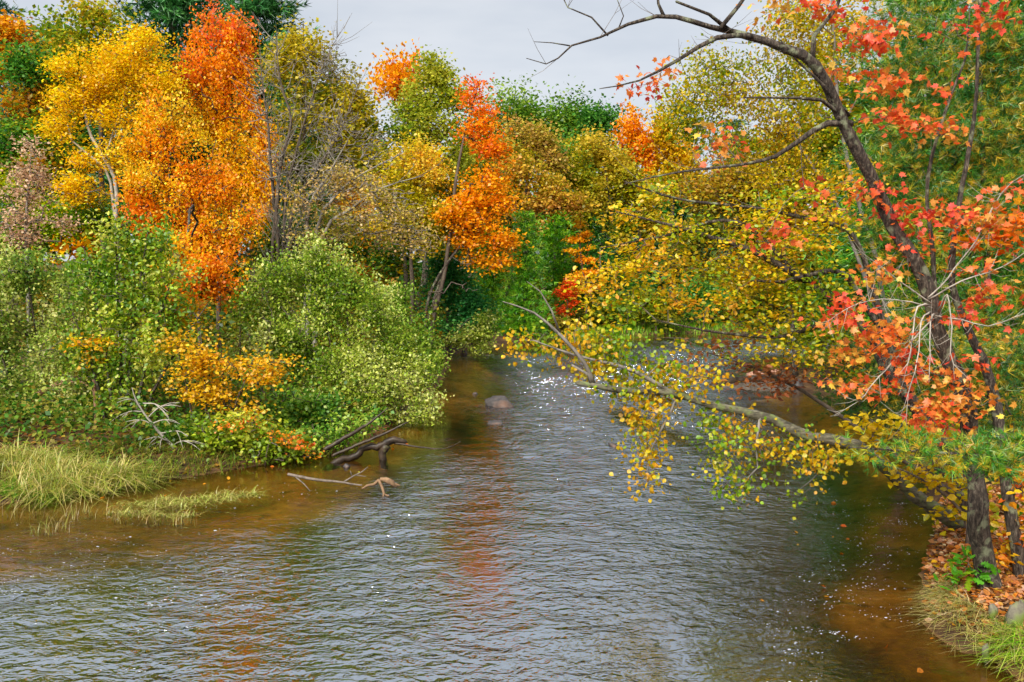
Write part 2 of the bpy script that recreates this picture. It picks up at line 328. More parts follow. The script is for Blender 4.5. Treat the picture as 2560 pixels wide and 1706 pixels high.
# ------------------------------------------------------------------ branches
def catmull(P, step):
    P = np.asarray(P, float); out = [P[0]]
    for i in range(len(P) - 1):
        p0, p1, p2, p3 = P[max(i - 1, 0)], P[i], P[i + 1], P[min(i + 2, len(P) - 1)]
        k = max(1, int(np.linalg.norm((p2 - p1)[:3]) / step))
        for t in np.linspace(0, 1, k + 1)[1:]:
            out.append(0.5 * (2 * p1 + (p2 - p0) * t + (2 * p0 - 5 * p1 + 4 * p2 - p3) * t * t + (3 * p1 - p0 - 3 * p2 + p3) * t ** 3))
    return np.array(out)
def tube(path, rad, sides=7, lump=0.0, r=None):
    path = np.asarray(path); rad = np.asarray(rad); n = len(path)
    tg = norm(np.gradient(path, axis=0)); ref = np.tile([0.31, 0.83, 0.47], (n, 1))
    t, u = frames(tg, ref)
    a = np.arange(sides) / sides * 2 * math.pi
    rr = rad[:, None] * np.ones(sides)[None]
    if lump and r is not None: rr = rr * (1 + lump * r.standard_normal((n, sides)) * 0.5 + lump * r.standard_normal((1, sides)))
    V = path[:, None] + (np.cos(a)[None, :, None] * t[:, None] + np.sin(a)[None, :, None] * u[:, None]) * rr[:, :, None]
    V = np.concatenate([V.reshape(-1, 3), path[-1:] + tg[-1:] * rad[-1], path[:1]])
    i = np.arange(n - 1)[:, None] * sides; j = np.arange(sides)[None]; j2 = (j + 1) % sides
    f = np.stack([i + j, i + j2, i + sides + j2, i + sides + j], -1).reshape(-1, 4)
    e = (n - 1) * sides; js = np.arange(sides)
    cap = np.stack([e + js, e + (js + 1) % sides, np.full(sides, n * sides)], 1)
    cap0 = np.stack([(js + 1) % sides, js, np.full(sides, n * sides + 1)], 1)
    return V, [f, np.concatenate([cap, cap0])]
def join(parts):
    Vs, q, t, o = [], [], [], 0
    for V, fs in parts:
        for f in fs: (q if f.shape[1] == 4 else t).append(f + o)
        Vs.append(V); o += len(V)
    return np.concatenate(Vs), ([np.concatenate(q)] if q else []) + ([np.concatenate(t)] if t else [])
def prisms(p0, p1, r0, r1, sides=3):
    n = len(p0); ax = norm(p1 - p0); t, u = frames(ax, np.tile([0.31, 0.23, 0.91], (n, 1)))
    a = np.arange(sides) / sides * 2 * math.pi
    c = np.cos(a)[None, :, None] * t[:, None] + np.sin(a)[None, :, None] * u[:, None]
    V = np.concatenate([p0[:, None] + c * r0[:, None, None], p1[:, None] + c * r1[:, None, None]], 1)
    j = np.arange(sides); j2 = (j + 1) % sides
    f = np.stack([j, j2, j2 + sides, j + sides], 1)
    return V.reshape(-1, 3), [(f[None] + (np.arange(n) * 2 * sides)[:, None, None]).reshape(-1, 4)]

def px_path(pts):                          # [(px, py, D, half width in px)] -> points, radii
    P = np.array([np.append(W(a, b, d), hw * d / F) for a, b, d, hw in pts]); return P

class Skel:
    def __init__(s): s.P = np.zeros((60000, 3)); s.par = np.full(60000, -1); s.R = np.zeros(60000); s.n = 0; s.runs = []
    def run(s, pts, step, parent=-1, lump=0):
        Q = catmull(pts, step); a = s.n; m = len(Q)
        if parent == -2:                    # join the nearest node already there
            parent = int(np.argmin(np.linalg.norm(s.P[:s.n] - Q[0, :3], axis=1)))
        s.P[a:a + m] = Q[:, :3]; s.R[a:a + m] = Q[:, 3]; s.par[a] = parent; s.par[a + 1:a + m] = np.arange(a, a + m - 1)
        s.n += m; s.runs.append((a, a + m)); return a
    def grow(s, A, step, r, arch=0.12, wob=0.12, down=0.6, lo=0):
        base = s.P[:s.n].copy()
        d = np.array([np.min(np.linalg.norm(base - a, axis=1)) for a in A])
        ends = np.zeros(len(A), int)
        for q in np.argsort(d):
            a = A[q]; v = s.P[lo:s.n] - a; L = np.linalg.norm(v, axis=1)
            j = lo + int(np.argmin(L + down * np.maximum(v[:, 2], 0))); L = L[j - lo]
            k = int(min(max(1, round(L / step)), 40)); t = np.linspace(0, 1, k + 1)[1:]
            Q = s.P[j] + (a - s.P[j]) * t[:, None]
            if k > 1:
                b = np.sin(math.pi * t)[:, None]
                Q = Q + b * (r.standard_normal(3) * wob * L)[None] + b * np.array([0, 0, arch * L]) + r.standard_normal((k, 3)) * step * 0.10 * (t < 1)[:, None]
            n = s.n; s.P[n:n + k] = Q; s.par[n] = j; s.par[n + 1:n + k] = np.arange(n, n + k - 1); s.n += k; ends[q] = s.n - 1
        return ends
    def radii(s, rmin, ex=0.42, fix=0):
        cnt = np.zeros(s.n); ch = np.zeros(s.n, int)
        for i in range(s.n):
            if s.par[i] >= 0: ch[s.par[i]] += 1
        cnt[ch == 0] = 1
        for i in range(s.n - 1, -1, -1):
            if s.par[i] >= 0: cnt[s.par[i]] += cnt[i]
        rp = rmin * np.maximum(cnt, 1) ** ex
        for i in range(fix, s.n):
            p = s.par[i]; s.R[i] = min(rp[i], s.R[p] * 0.85 if p < fix else s.R[p]) if p >= 0 else rp[i]
        return cnt

def wiggle(sk, a, r, k=0.55):                 # real stems are not smooth arcs
    n = sk.n - a; w = r.standard_normal((n + 4, 3)); w = (w[:-4] + 1.6 * w[1:-3] + 2 * w[2:-2] + 1.6 * w[3:-1] + w[4:]) / 3.3
    sk.P[a + 1:sk.n] += w[1:] * (sk.R[a + 1:sk.n, None] * k); sk.R[a:sk.n] *= np.exp(0.05 * r.standard_normal(n))
def clump_points(cl, D, n, r, shell=0.45, rdk=1.0, gap=0.10, ragged=True):
    """n points in the ellipsoids (px, py, rx, ry[, dD[, weight]]) of a crown D metres away"""
    k = D / F; wts = np.array([c[2] * c[3] * (c[5] if len(c) > 5 else 1) for c in cl], float); wts /= wts.sum()
    m0 = int(n * 2.2) + 4; pick = r.choice(len(cl), m0, p=wts); u = norm(r.standard_normal((m0, 3))) * (r.random((m0, 1)) ** shell)
    if ragged:                                              # each clump falls apart into smaller uneven ones
        K = 10; sc = norm(r.standard_normal((len(cl), K, 3))) * r.random((len(cl), K, 1)) ** 0.5 * 0.82; ss = r.uniform(0.25, 0.55, (len(cl), K, 1))
        j = r.integers(0, K, m0); u = sc[pick, j] + u * ss[pick, j]
    u = u * np.exp(0.14 * r.standard_normal((m0, 1))) * np.where(r.random((m0, 1)) < 0.08, r.uniform(1.1, 1.38, (m0, 1)), 1.0)
    out = np.zeros((m0, 3)); R = 0
    for i, c in enumerate(cl):
        m = pick == i; d = D + (c[4] if len(c) > 4 else 0); ctr = W(c[0], c[1], d); q = d / F; R += math.sqrt(c[2] * c[3]) * q / len(cl)
        if not m.any(): continue
        out[m] = ctr + u[m] * np.array([c[2] * q, rdk * 0.5 * (c[2] + c[3]) * q, c[3] * q])
    s = max(0.8 * R, 0.12); sh = r.random(2) * 50            # uneven filling: gaps and dense clumps
    v = vnoise(out[:, 0] / s + 0.6 * out[:, 1] / s + sh[0], out[:, 2] / s + 0.5 * out[:, 1] / s + sh[1])
    key = r.random(m0) / np.clip((v - 0.22) / 0.3, gap, 1); sel = np.argsort(key)[:n]
    return out[sel], pick[sel]
def pick_cols(pal, n_sp, per, r, bright=0.16, spread=0.9, grad=None):
    """leaf colours: each spray leans to a place in the palette, each leaf strays from it"""
    g = (r.random(n_sp) if grad is None else np.clip(grad + 0.18 * r.standard_normal(n_sp), 0, 1))
    x = np.repeat(g, per) * (len(pal) - 1) + spread * 0.6 * r.standard_normal(n_sp * per)
    x = np.clip(x, 0, len(pal) - 1.001); i = x.astype(int); fr = (x - i)[:, None]
    c = pal[i] * (1 - fr) + pal[np.minimum(i + 1, len(pal) - 1)] * fr
    lum = c.mean(1, keepdims=True); c = lum + (c - lum) * 1.08
    return np.clip(1.08 * c * np.exp(bright * r.standard_normal((len(c), 1))) * np.exp(0.05 * r.standard_normal((len(c), 3))), 0.003, 0.9)

def make_limbs(root, base, sk, fix_runs, trunk_mat, limb_mat, twig_mat, sides, limb_thr, limb_max, twig_keep, r, lump=0.06, twig_name='twigs'):
    """trunk(s) from the drawn runs, the strongest grown branches as limbs, the rest joined as twigs"""
    for q, (a, b) in enumerate(fix_runs):
        V, f = tube(sk.P[a:b], sk.R[a:b], sides if sk.R[a] > 0.03 else 5, lump, r)
        trunk = sk.par[a] == -1
        mesh_obj('trunk' if trunk else 'limb', V, f, trunk_mat if trunk else limb_mat, root, base, smooth=True)
    fix = fix_runs[-1][1]
    if sk.n <= fix: return
    idx = np.arange(fix, sk.n); used = np.zeros(sk.n, bool)
    # strongest child chains
    kids = {}
    for i in idx: kids.setdefault(sk.par[i], []).append(i)
    starts = [i for i in idx if sk.R[i] > limb_thr and (sk.par[i] < fix)]
    starts.sort(key=lambda i: -sk.R[i]); n = 0
    for s0 in starts:
        if n >= limb_max: break
        ch = [sk.par[s0], s0]; c = s0
        while c in kids:
            nx = max(kids[c], key=lambda i: sk.R[i])
            if sk.R[nx] < limb_thr * 0.35: break
            ch.append(nx); c = nx
        if len(ch) < 3: continue
        used[ch[1:]] = True; rr = sk.R[ch].copy(); rr[0] = rr[1]
        V, f = tube(sk.P[ch], rr, 5, 0.04, r); mesh_obj('limb', V, f, limb_mat, root, base, smooth=True); n += 1
    rest = idx[~used[idx]]
    if twig_keep < 1: rest = rest[(r.random(len(rest)) < twig_keep) | (sk.R[rest] > limb_thr)]
    if len(rest):
        p = sk.par[rest]; r0 = np.where(p < fix, sk.R[rest], sk.R[p])
        V, f = prisms(sk.P[p], sk.P[rest], r0, sk.R[rest]); o = mesh_obj(twig_name, V, f, twig_mat, root, base); tag(o, kind='stuff')

COV = 1.95
def leaf_objects(root, base, P, size, cols, fr, shape, mat, keep, aspect=1.0, nvar=10):
    """the KEEP largest leaves in view as single leaf objects on shared meshes; returns the mask of the others"""
    x, y, z = project(P); m = (x > -30) & (x < 2590) & (y > -30) & (y < 1736)
    score = np.where(m, size / z, 0); order = np.argsort(-score)[:keep]; order = order[score[order] > 0]
    A, T, N = fr; rest = np.ones(len(P), bool); rest[order] = False
    # colour variants
    cc = cols[order]; q = np.argsort(cc @ np.array([0.6, -0.4, 0.2])); grp = np.zeros(len(order), int); grp[q] = np.arange(len(order)) * nvar // max(len(order), 1)
    T0, F0 = SH[shape]; T0 = T0 * np.array([aspect, 1, 1]); ms = []
    for g in range(nvar):
        me = bpy.data.meshes.new('leaf'); me.from_pydata(T0.tolist(), [], [list(map(int, f)) for ff in F0 for f in ff])
        c = cc[grp == g].mean(0) if (grp == g).any() else cc.mean(0)
        at = me.color_attributes.new('Col', 'FLOAT_COLOR', 'POINT'); at.data.foreach_set('color', np.tile(np.append(c, 1), len(T0)).astype(np.float32))
        me.materials.append(mat); ms.append(me)
    for k, i in enumerate(order):
        o = bpy.data.objects.new('leaf', ms[grp[k]]); COL.objects.link(o); o.parent = root; s = float(size[i])
        M = Matrix(((T[i, 0] * s, A[i, 0] * s, N[i, 0] * s, P[i, 0] - base[0]), (T[i, 1] * s, A[i, 1] * s, N[i, 1] * s, P[i, 1] - base[1]), (T[i, 2] * s, A[i, 2] * s, N[i, 2] * s, P[i, 2] - base[2]), (0, 0, 0, 1)))
        o.matrix_basis = M
    return rest

def tree(name, label, cat, D, trunks, clumps, pal, leaf=0.2, cover=3.0, per=26, spray=0.35, flat=0.6, up=0.7, droop=0.0, shape='kite', aspect=1.0,
         bark=None, limb=None, twig=None, step=0.45, rmin=0.015, arch=0.15, down=0.6, shell=0.45, rdk=1.0, twig_keep=0.5, limb_thr=0.035, limb_max=6,
         single=0, mat=None, group=None, grad=None, limbs=(), lump=0.06, extra_twigs=0, bright=0.12, sides=7, spread=0.9, rise=0.0, crown='crown', sprig=0.0, gap=0.25, side=0, side_len=0.4, side_r=0.0022, side_max=0.06):
    r = RNG(); bark = bark or BARK_FAR; limb = limb or bark; twig = twig or limb; mat = mat or LEAF
    sk = Skel(); b0 = px_path(trunks[0])[0, :3]
    base = np.array([b0[0], b0[1], gz(b0[0], b0[1]) - 0.05])
    for q, t in enumerate(trunks):
        P = px_path(t)
        if q == 0 or abs(P[0, 2] - b0[2]) < 0.9:     # root this stem in the ground
            g = gz(P[0, 0], P[0, 1]); root_pt = P[0].copy(); root_pt[2] = min(g - 0.15, P[0, 2] - 0.02); root_pt[3] *= 1.25
            P = np.concatenate([root_pt[None], P])
        a = sk.run(P, step); wiggle(sk, a, r)
    for t in limbs: a = sk.run(px_path(t), step, -2); wiggle(sk, a, r)
    fix = sk.n; runs = list(sk.runs)
    root = empty(name, base); tag(root, label, cat, group)
    area = sum(math.pi * c[2] * c[3] * (c[5] if len(c) > 5 else 1) for c in clumps) * (D / F) ** 2
    n_l = int(COV * cover * area / (0.36 * leaf * leaf * aspect)); n_a = max(6, n_l // per)
    A, pick = clump_points(clumps, D, n_a, r, shell, rdk, gap)
    g0 = ground(A[:, 0], A[:, 1]); A[:, 2] = np.maximum(A[:, 2], g0 + 0.25)
    if extra_twigs:
        B, _ = clump_points(clumps, D, extra_twigs, r, 0.35, rdk); ends = sk.grow(np.concatenate([A, B]) if cover > 0 else B, step, r, arch, 0.12, down, int(fix * 0))
        ends = ends[:n_a]
    else: ends = sk.grow(A, step, r, arch, 0.12, down)
    sk.radii(rmin, 0.42, fix)
    make_limbs(root, base, sk, runs, bark, limb, twig, sides, limb_thr, limb_max, twig_keep, r, lump)
    if side:
        seg = []
        for a, b in runs:
            for i in range(a + 2, b - 1):
                if sk.R[i] > side_max: continue
                for _ in range(r.poisson(side)):
                    d = r.standard_normal(3) * np.array([0.8, 0.8, 0.6]) + norm(sk.P[i + 1] - sk.P[i]) * 0.7 + np.array([0, 0, 0.25]); d = norm(d) * side_len * r.uniform(0.25, 1.2)
                    m = sk.P[i] + d * 0.5; e = sk.P[i] + d + np.array([0, 0, 0.12]) * np.linalg.norm(d)
                    seg += [(sk.P[i], m, side_r * 1.6, side_r * 1.2), (m, e, side_r * 1.2, side_r * 0.6)]
                    if r.random() < 0.6:
                        e2 = m + (norm(d + 0.7 * r.standard_normal(3) * np.linalg.norm(d))) * np.linalg.norm(d) * 0.45; seg.append((m, e2, side_r, side_r * 0.5))
        q = [np.array([s[k] for s in seg]) for k in range(4)]; V, f = prisms(*q); tag(mesh_obj('twigs', V, f, twig, root, base), kind='stuff')
    if cover <= 0: return root
    back = sk.P[np.maximum(sk.par[ends], 0)]; dirv = norm(A - back + 1e-6)
    n = n_a * per; off = r.standard_normal((n, 3)) * spray * np.array([1, 1, flat]) * (1 - 0.55 * sprig)
    dirs = norm(dirv * (1 - 0.35 * sprig) + np.array([0, 0, 0.8 * sprig]) + 0.25 * r.standard_normal((n_a, 3)))
    along = np.repeat(dirs, per, 0) * (r.random((n, 1)) - 0.6) * spray * (1.8 + 2.6 * sprig)
    P = np.repeat(A, per, 0) + off + along; P[:, 2] += rise * spray * np.abs(r.standard_normal(n))
    if droop > 0.5: P[:, 2] -= np.abs(r.standard_normal(n)) * spray * 0.6
    gr = None
    if grad is not None:                               # colour by height in the crown: 0 at py=grad[0], 1 at grad[1]
        _, yy, _ = project(A); gr = np.clip((yy - grad[0]) / (grad[1] - grad[0]), 0, 1)
    sN = max(0.06 * D, 0.8) * 0.5; nv = vnoise(A[:, 0] / sN + A[:, 1] / sN + 7 * r.random(), A[:, 2] / sN + 9 * r.random())
    gr = np.clip((nv - 0.5) * 1.5 + 0.5 + 0.16 * r.standard_normal(n_a), 0, 1) if gr is None else np.clip(gr + 0.5 * (nv - 0.5), 0, 1)
    cols = pick_cols(pal, n_a, per, r, bright, spread, gr)
    ok = P[:, 2] > np.maximum(ground(P[:, 0], P[:, 1]), 0) + 0.03
    P, cols = P[ok], cols[ok]
    size = leaf * r.uniform(0.65, 1.25, len(P))
    ax = None
    if rise: 
        ax = r.standard_normal((len(P), 3)); ax[:, 2] += rise
    V, Fs, C, fr = leaf_arrays(P, size, cols, shape, r, up, droop, ax, aspect)
    if single:
        rest = leaf_objects(root, base, P, size, cols, fr, shape, mat, single, aspect)
        k = len(SH[shape][0]); T0, F0 = SH[shape]; V = V.reshape(-1, k, 3)[rest].reshape(-1, 3); C = C.reshape(-1, k, 3)[rest].reshape(-1, 3); m = rest.sum()
        Fs = [(f[None] + (np.arange(m) * k)[:, None, None]).reshape(-1, f.shape[1]) for f in F0]
    if len(V): tag(mesh_obj(crown, V, Fs, mat, root, base, cols=C), kind='stuff')
    return root

def conifer(name, label, D, px, ytop, ybot, hw, pal, leaf=0.3, layers=14, per=10, boughs=13, shape='tuft_far', bark=None, group=None, droop=0.15, jit=0.25, spray=0.22, top_pow=0.8, twig_keep=0.5):
    """trunk and whorls of boughs; hw: half width of the crown in px at its foot"""
    r = RNG(); sk = Skel(); top = W(px, ytop, D); b = W(px, ybot, D); g = gz(b[0], b[1])
    base = np.array([b[0], b[1], g - 0.05]); Hh = top[2] - g
    sk.run(np.array([[b[0], b[1], g - 0.15, 0.02 * Hh * 0.8], [b[0] + 0.05, b[1], g + Hh * 0.5, 0.012 * Hh], [top[0], top[1], top[2], 0.02]]), 0.4)
    fix = sk.n; runs = list(sk.runs); root = empty(name, base); tag(root, label, 'tree', group)
    zb = max(b[2], g + 0.4); A = []
    for i in range(layers):
        t = (i + r.random() * jit) / layers; z = top[2] - 0.2 - t * (top[2] - zb); R = hw * D / F * (t ** top_pow) + 0.15
        nb = max(3, int(boughs * (0.5 + 0.7 * t)))
        for a in r.random() * 7 + np.arange(nb) / nb * 2 * math.pi:
            L = R * r.uniform(0.65, 1.15); a = a + r.normal() * 0.15
            for s in np.linspace(0.25, 1, max(2, int(L / (spray * 1.6)))):
                A.append([top[0] + math.cos(a) * L * s, top[1] + math.sin(a) * L * s, z - droop * L * s * s + r.normal() * 0.05])
    A = np.array(A); sk.grow(A, 0.5, r, 0.0, 0.04, 0.2); sk.radii(0.008, 0.42, fix)
    make_limbs(root, base, sk, runs, bark or BARK_FAR, bark or BARK_FAR, bark or BARK_FAR, 7, 0.03, 4, twig_keep, r)
    n = len(A) * per; P = np.repeat(A, per, 0) + r.standard_normal((n, 3)) * spray * np.array([1, 1, 0.35])
    outw = P - np.array([top[0], top[1], 0]); outw[:, 2] = 0; ax = norm(outw) * 0.9 + r.standard_normal((n, 3)) * 0.5; ax[:, 2] += 0.25
    cols = pick_cols(pal, len(A), per, r, 0.18)
    V, Fs, C, _ = leaf_arrays(P, leaf * r.uniform(0.7, 1.2, n), cols, shape, r, 0.7, 0, ax)
    o = mesh_obj('crown', V, Fs, NEEDLE, root, base, cols=C); tag(o, kind='stuff')
    return root
# ------------------------------------------------------------------ palettes (leaf albedo)
ORANGE = PAL('#e05a0c', '#f07a0c', '#f5930f', '#f0a81c')
ORANGERED = PAL('#ee6c48', '#f58034', '#f88e28', '#fa9c24', '#faaa2a')
GOLD = PAL('#b07a0c', '#e09a10', '#f0ac14', '#f5be2a')
YOLIVE = PAL('#5f6a14', '#8a8418', '#b09a20', '#c8a830')
OLIVE = PAL('#3c4a10', '#5c6a18', '#7c8420', '#9a9430')
OAKTAN = PAL('#86801e', '#b49c2e', '#cca844', '#c08c48')
OAKGREEN = PAL('#3c641a', '#568024', '#749630', '#90a642')
DEEPGREEN = PAL('#285420', '#3a7028', '#508832', '#6c9c3e')
PINE = PAL('#1e4a24', '#2c622e', '#3e7a3a', '#569044')
HEMLOCK = PAL('#327018', '#4e941c', '#74b422', '#9cc42e')
ALDER = PAL('#587a20', '#7e9830', '#a2b244', '#bec660', '#d4d88c')
ALDER_G = PAL('#42761e', '#60942a', '#86ac38', '#acc24e')
ALDER_Y = PAL('#6c8c20', '#98ae30', '#bcc63e', '#d6d260')
TANPINK = PAL('#8a6a50', '#b08c6c', '#c8a888', '#d8bc9c')
TANY = PAL('#7c7426', '#a8943a', '#c4ac50', '#d0b474')
YELLOW = PAL('#8a8c14', '#b8a818', '#dcc020', '#ecc42c', '#e8b030')
BIRCHY = PAL('#6a8a18', '#94a41c', '#ccb81c', '#eebc20', '#f0a420')
REDL = PAL('#ee5038', '#f46430', '#f87636', '#fa8c46', '#f8a050')
RUST = PAL('#8a4a24', '#a85e30', '#c07a44', '#c8905a')
WPINE = PAL('#2c6a1c', '#4c8c20', '#8a9a1c', '#c8a81c', '#d8b020')

BACK = 'trees on the bank behind the shrubs'
# ------------------------------------------------------------------ far wood: one mass behind the single trees
def far_wood():
    r = RNG(); parts, cc, tr = [], [], []
    # (px, py of crown centre, rx, ry, D, palette)
    rows = []
    for px in range(-500, 3100, 75):
        D = r.uniform(86, 105)
        top = np.interp(px, [-500, 300, 700, 860, 1000, 1250, 1500, 1640, 1750, 1950, 2200, 3100], [60, 60, 140, 290, 330, 350, 390, 400, 390, 300, 120, 100]) + r.uniform(0, 60)
        y = top + 70
        while y < 800: rows.append((px + r.uniform(-30, 30), y, 75, 85, D + r.uniform(-4, 4), [OLIVE, OAKGREEN, DEEPGREEN, YOLIVE, DEEPGREEN, GOLD][int(r.integers(0, 6))])); y += 95
    for (px, py, rx, ry, D, pal) in rows:
        n = 60; P, _ = clump_points([(px, py, rx, ry)], D, n, r, 0.35, 0.6)
        P = np.repeat(P, 5, 0) + r.standard_normal((n * 5, 3)) * 0.5
        V, Fs, C, _f = leaf_arrays(P, 1.1 * r.uniform(0.7, 1.2, len(P)), pick_cols(pal, n, 5, r, 0.2), 'kite', r, 0.6)
        parts.append((V, Fs)); cc.append(C)
    V, Fs = join(parts); o = mesh_obj('far_wood', V, Fs, LEAF, cols=np.concatenate(cc)); tag(o, 'mixed green and gold far woodland massed behind the river trees', 'woodland', kind='stuff')
far_wood()

def stem(px, ybase, D, ytop, hw=6, lean=0, seedx=0):      # a plain trunk drawn in pixels
    return [(px, ybase, D, hw), (px + lean * 0.35, ybase + (ytop - ybase) * 0.35, D, hw * 0.85), (px + lean * 0.6, ybase + (ytop - ybase) * 0.7, D, hw * 0.55), (px + lean, ytop, D, hw * 0.2)]

# ------------------------------------------------------------------ far trees over the bend
T = lambda *a, **k: tree(*a, **k)
FAR = 'trees beyond the river bend'
T('oak_tree', 'green round topped oak on the skyline beside the tall orange maple', 'tree', 84, [stem(1290, 800, 84, 260, 8)], [(1290, 270, 75, 55), (1250, 340, 70, 70), (1330, 330, 60, 60)], OAKGREEN, leaf=0.34, cover=3.2, per=30, spray=0.8, shell=0.35, group=FAR)
T('oak_tree', 'broad green oak forming the middle of the far skyline', 'tree', 86, [stem(1420, 800, 86, 280, 8)], [(1410, 300, 70, 50), (1370, 350, 60, 60), (1440, 370, 60, 60)], OAKGREEN, leaf=0.34, cover=3.2, per=30, spray=0.8, shell=0.35, group=FAR)
T('oak_tree', 'green oak on the far skyline next to small orange maple', 'tree', 83, [stem(1500, 800, 83, 300, 8)], [(1500, 310, 60, 45), (1530, 350, 45, 50), (1470, 370, 60, 60)], DEEPGREEN, leaf=0.34, cover=3.2, per=30, spray=0.8, shell=0.35, group=FAR)
T('maple_tree', 'small bright orange maple poking above the far olive oak', 'tree', 76, [stem(1595, 800, 76, 300, 6)], [(1580, 330, 30, 40), (1605, 375, 36, 45), (1560, 370, 26, 30), (1620, 420, 24, 40), (1588, 305, 14, 20)], PAL('#f4802a', '#f89228', '#fba42a'), leaf=0.3, cover=3.4, per=24, spray=0.5, sprig=1, rise=0.8, group=FAR)
T('maple_tree', 'golden yellow far tree between orange maple and distant pine', 'tree', 74, [stem(1680, 800, 74, 310, 6)], [(1660, 360, 45, 55), (1700, 390, 45, 60), (1680, 470, 60, 60), (1650, 330, 25, 28)], PAL('#8a9014', '#b8a818', '#d8b41c', '#c89a20'), leaf=0.3, cover=3, per=24, spray=0.55, sprig=1, rise=0.8, group=FAR)
conifer('pine_tree', 'blue green distant pine tip beside the golden far tree', 88, 1715, 262, 760, 75, PAL('#2c5a3c', '#3f7048', '#5a8650'), leaf=0.6, layers=14, spray=0.5, group=FAR)
conifer('pine_tree', 'second distant blue green pine, half hidden behind yellow leaves', 92, 1830, 300, 760, 90, PAL('#2c5a3c', '#3f7048', '#5a8650'), leaf=0.6, layers=14, spray=0.5, group=FAR)
T('oak_tree', 'tan brown oak crown under the green far skyline', 'tree', 66, [stem(1330, 790, 66, 330, 9, -20)], [(1300, 330, 55, 45), (1350, 350, 50, 50), (1270, 390, 50, 40), (1380, 400, 40, 40), (1310, 420, 60, 40)], PAL('#84882a', '#aaa038', '#bca648', '#b08c4a'), leaf=0.26, cover=2.8, per=34, spray=0.45, shell=0.3, group=FAR, limb_thr=0.02, bark=BARK)
T('oak_tree', 'olive and gold oak reaching a dark limb over the far bank', 'tree', 60, [[(1255, 860, 60, 8), (1268, 700, 60, 7), (1290, 560, 60, 6), (1330, 450, 60, 3)]], [(1320, 440, 55, 40), (1280, 480, 50, 40), (1370, 470, 50, 40), (1330, 520, 60, 40), (1400, 510, 50, 25), (1450, 500, 40, 22), (1290, 420, 40, 40)], OAKTAN, leaf=0.24, cover=2.4, per=34, spray=0.42, shell=0.3, group=FAR, bark=BARK, limb_thr=0.02, limbs=[[(1290, 580, 60, 4), (1330, 545, 60, 3.5), (1400, 520, 60, 3), (1470, 515, 60, 1.5)]])
T('oak_tree', 'wide olive gold oak with dark forked limbs at the bend', 'tree', 68, [[(1560, 800, 68, 8), (1550, 650, 68, 7), (1530, 540, 68, 6), (1510, 420, 68, 3)]], [(1500, 380, 70, 50), (1450, 440, 60, 50), (1560, 430, 60, 60), (1600, 480, 60, 60), (1500, 500, 80, 50), (1560, 560, 90, 50), (1450, 560, 50, 40), (1640, 560, 60, 50)], PAL('#747e1e', '#a09a28', '#bcaa36', '#ccb048'), leaf=0.26, cover=2.6, per=34, spray=0.45, shell=0.3, group=FAR, bark=BARK, limb_thr=0.02, limbs=[[(1545, 620, 68, 4), (1500, 570, 68, 3.5), (1450, 500, 68, 2)], [(1535, 560, 68, 4), (1580, 500, 68, 3), (1620, 440, 68, 1.5)]])
T('oak_tree', 'green leafy oak filling the gap between tan and olive oaks', 'tree', 74, [stem(1430, 800, 74, 400, 7)], [(1420, 420, 60, 60), (1400, 480, 60, 50), (1440, 520, 70, 60), (1380, 580, 70, 60), (1480, 620, 70, 60)], OAKGREEN, leaf=0.3, cover=3, per=30, spray=0.6, shell=0.35, group=FAR)
conifer('hemlock_tree', 'bright green hemlock at the bend beside the orange branches', 57, 1310, 530, 840, 62, PAL('#3f7c1a', '#5a9a22', '#80b22c', '#a6c43c'), leaf=0.34, layers=15, spray=0.32, droop=0.3, group=FAR)
conifer('hemlock_tree', 'dark hemlock standing left of the small orange maple', 67, 1385, 470, 830, 80, HEMLOCK, leaf=0.36, layers=17, spray=0.34, droop=0.25, group=FAR)
conifer('hemlock_tree', 'dark hemlock directly behind the small orange maple', 68, 1470, 480, 830, 90, PAL('#1e5018', '#2e681c', '#468222', '#629a28'), leaf=0.36, layers=17, spray=0.34, droop=0.25, group=FAR)
conifer('hemlock_tree', 'dark green hemlock in shade past the small orange maple', 68, 1560, 520, 830, 90, PAL('#1e5018', '#2e681c', '#468222', '#629a28'), leaf=0.36, layers=16, spray=0.34, droop=0.25, group=FAR)
conifer('hemlock_tree', 'shaded hemlock behind the dark green riverside shrub', 60, 1230, 560, 840, 70, PAL('#3c7c18', '#54961c', '#74ac22', '#98bc2c'), leaf=0.34, layers=14, spray=0.34, droop=0.3, group=FAR)
T('maple_tree', 'small layered orange maple against the dark hemlocks', 'tree', 61, [[(1465, 820, 61, 3), (1462, 720, 61, 2.5), (1450, 640, 61, 2), (1452, 545, 61, 0.6)]], [(1452, 560, 14, 18), (1440, 600, 30, 8), (1465, 585, 22, 8), (1475, 620, 26, 8), (1430, 630, 28, 8), (1460, 650, 40, 9), (1480, 680, 36, 9), (1445, 690, 40, 9), (1490, 715, 36, 10), (1450, 725, 50, 9)], PAL('#f69a34', '#faac34', '#fcbc3c'), leaf=0.2, cover=2.2, per=16, spray=0.22, flat=0.25, rdk=1.2, group=FAR)
T('maple_shrub', 'low red orange maple seedling growth on the far bank', 'shrub', 60, [stem(1420, 830, 60, 700, 2)], [(1425, 710, 24, 18), (1410, 735, 20, 18), (1435, 755, 18, 16), (1412, 775, 16, 14)], PAL('#ec5a30', '#f46e30', '#f88a3a'), leaf=0.19, cover=2.4, per=14, spray=0.22, group=FAR)
T('young_tree', 'thin tan yellow young tree on the far bank below hemlocks', 'tree', 58.5, [stem(1330, 850, 58.5, 690, 2)], [(1335, 715, 30, 24), (1345, 750, 34, 24), (1310, 760, 24, 20), (1360, 790, 26, 18)], OAKTAN, leaf=0.18, cover=1.5, per=14, spray=0.25, group=FAR)
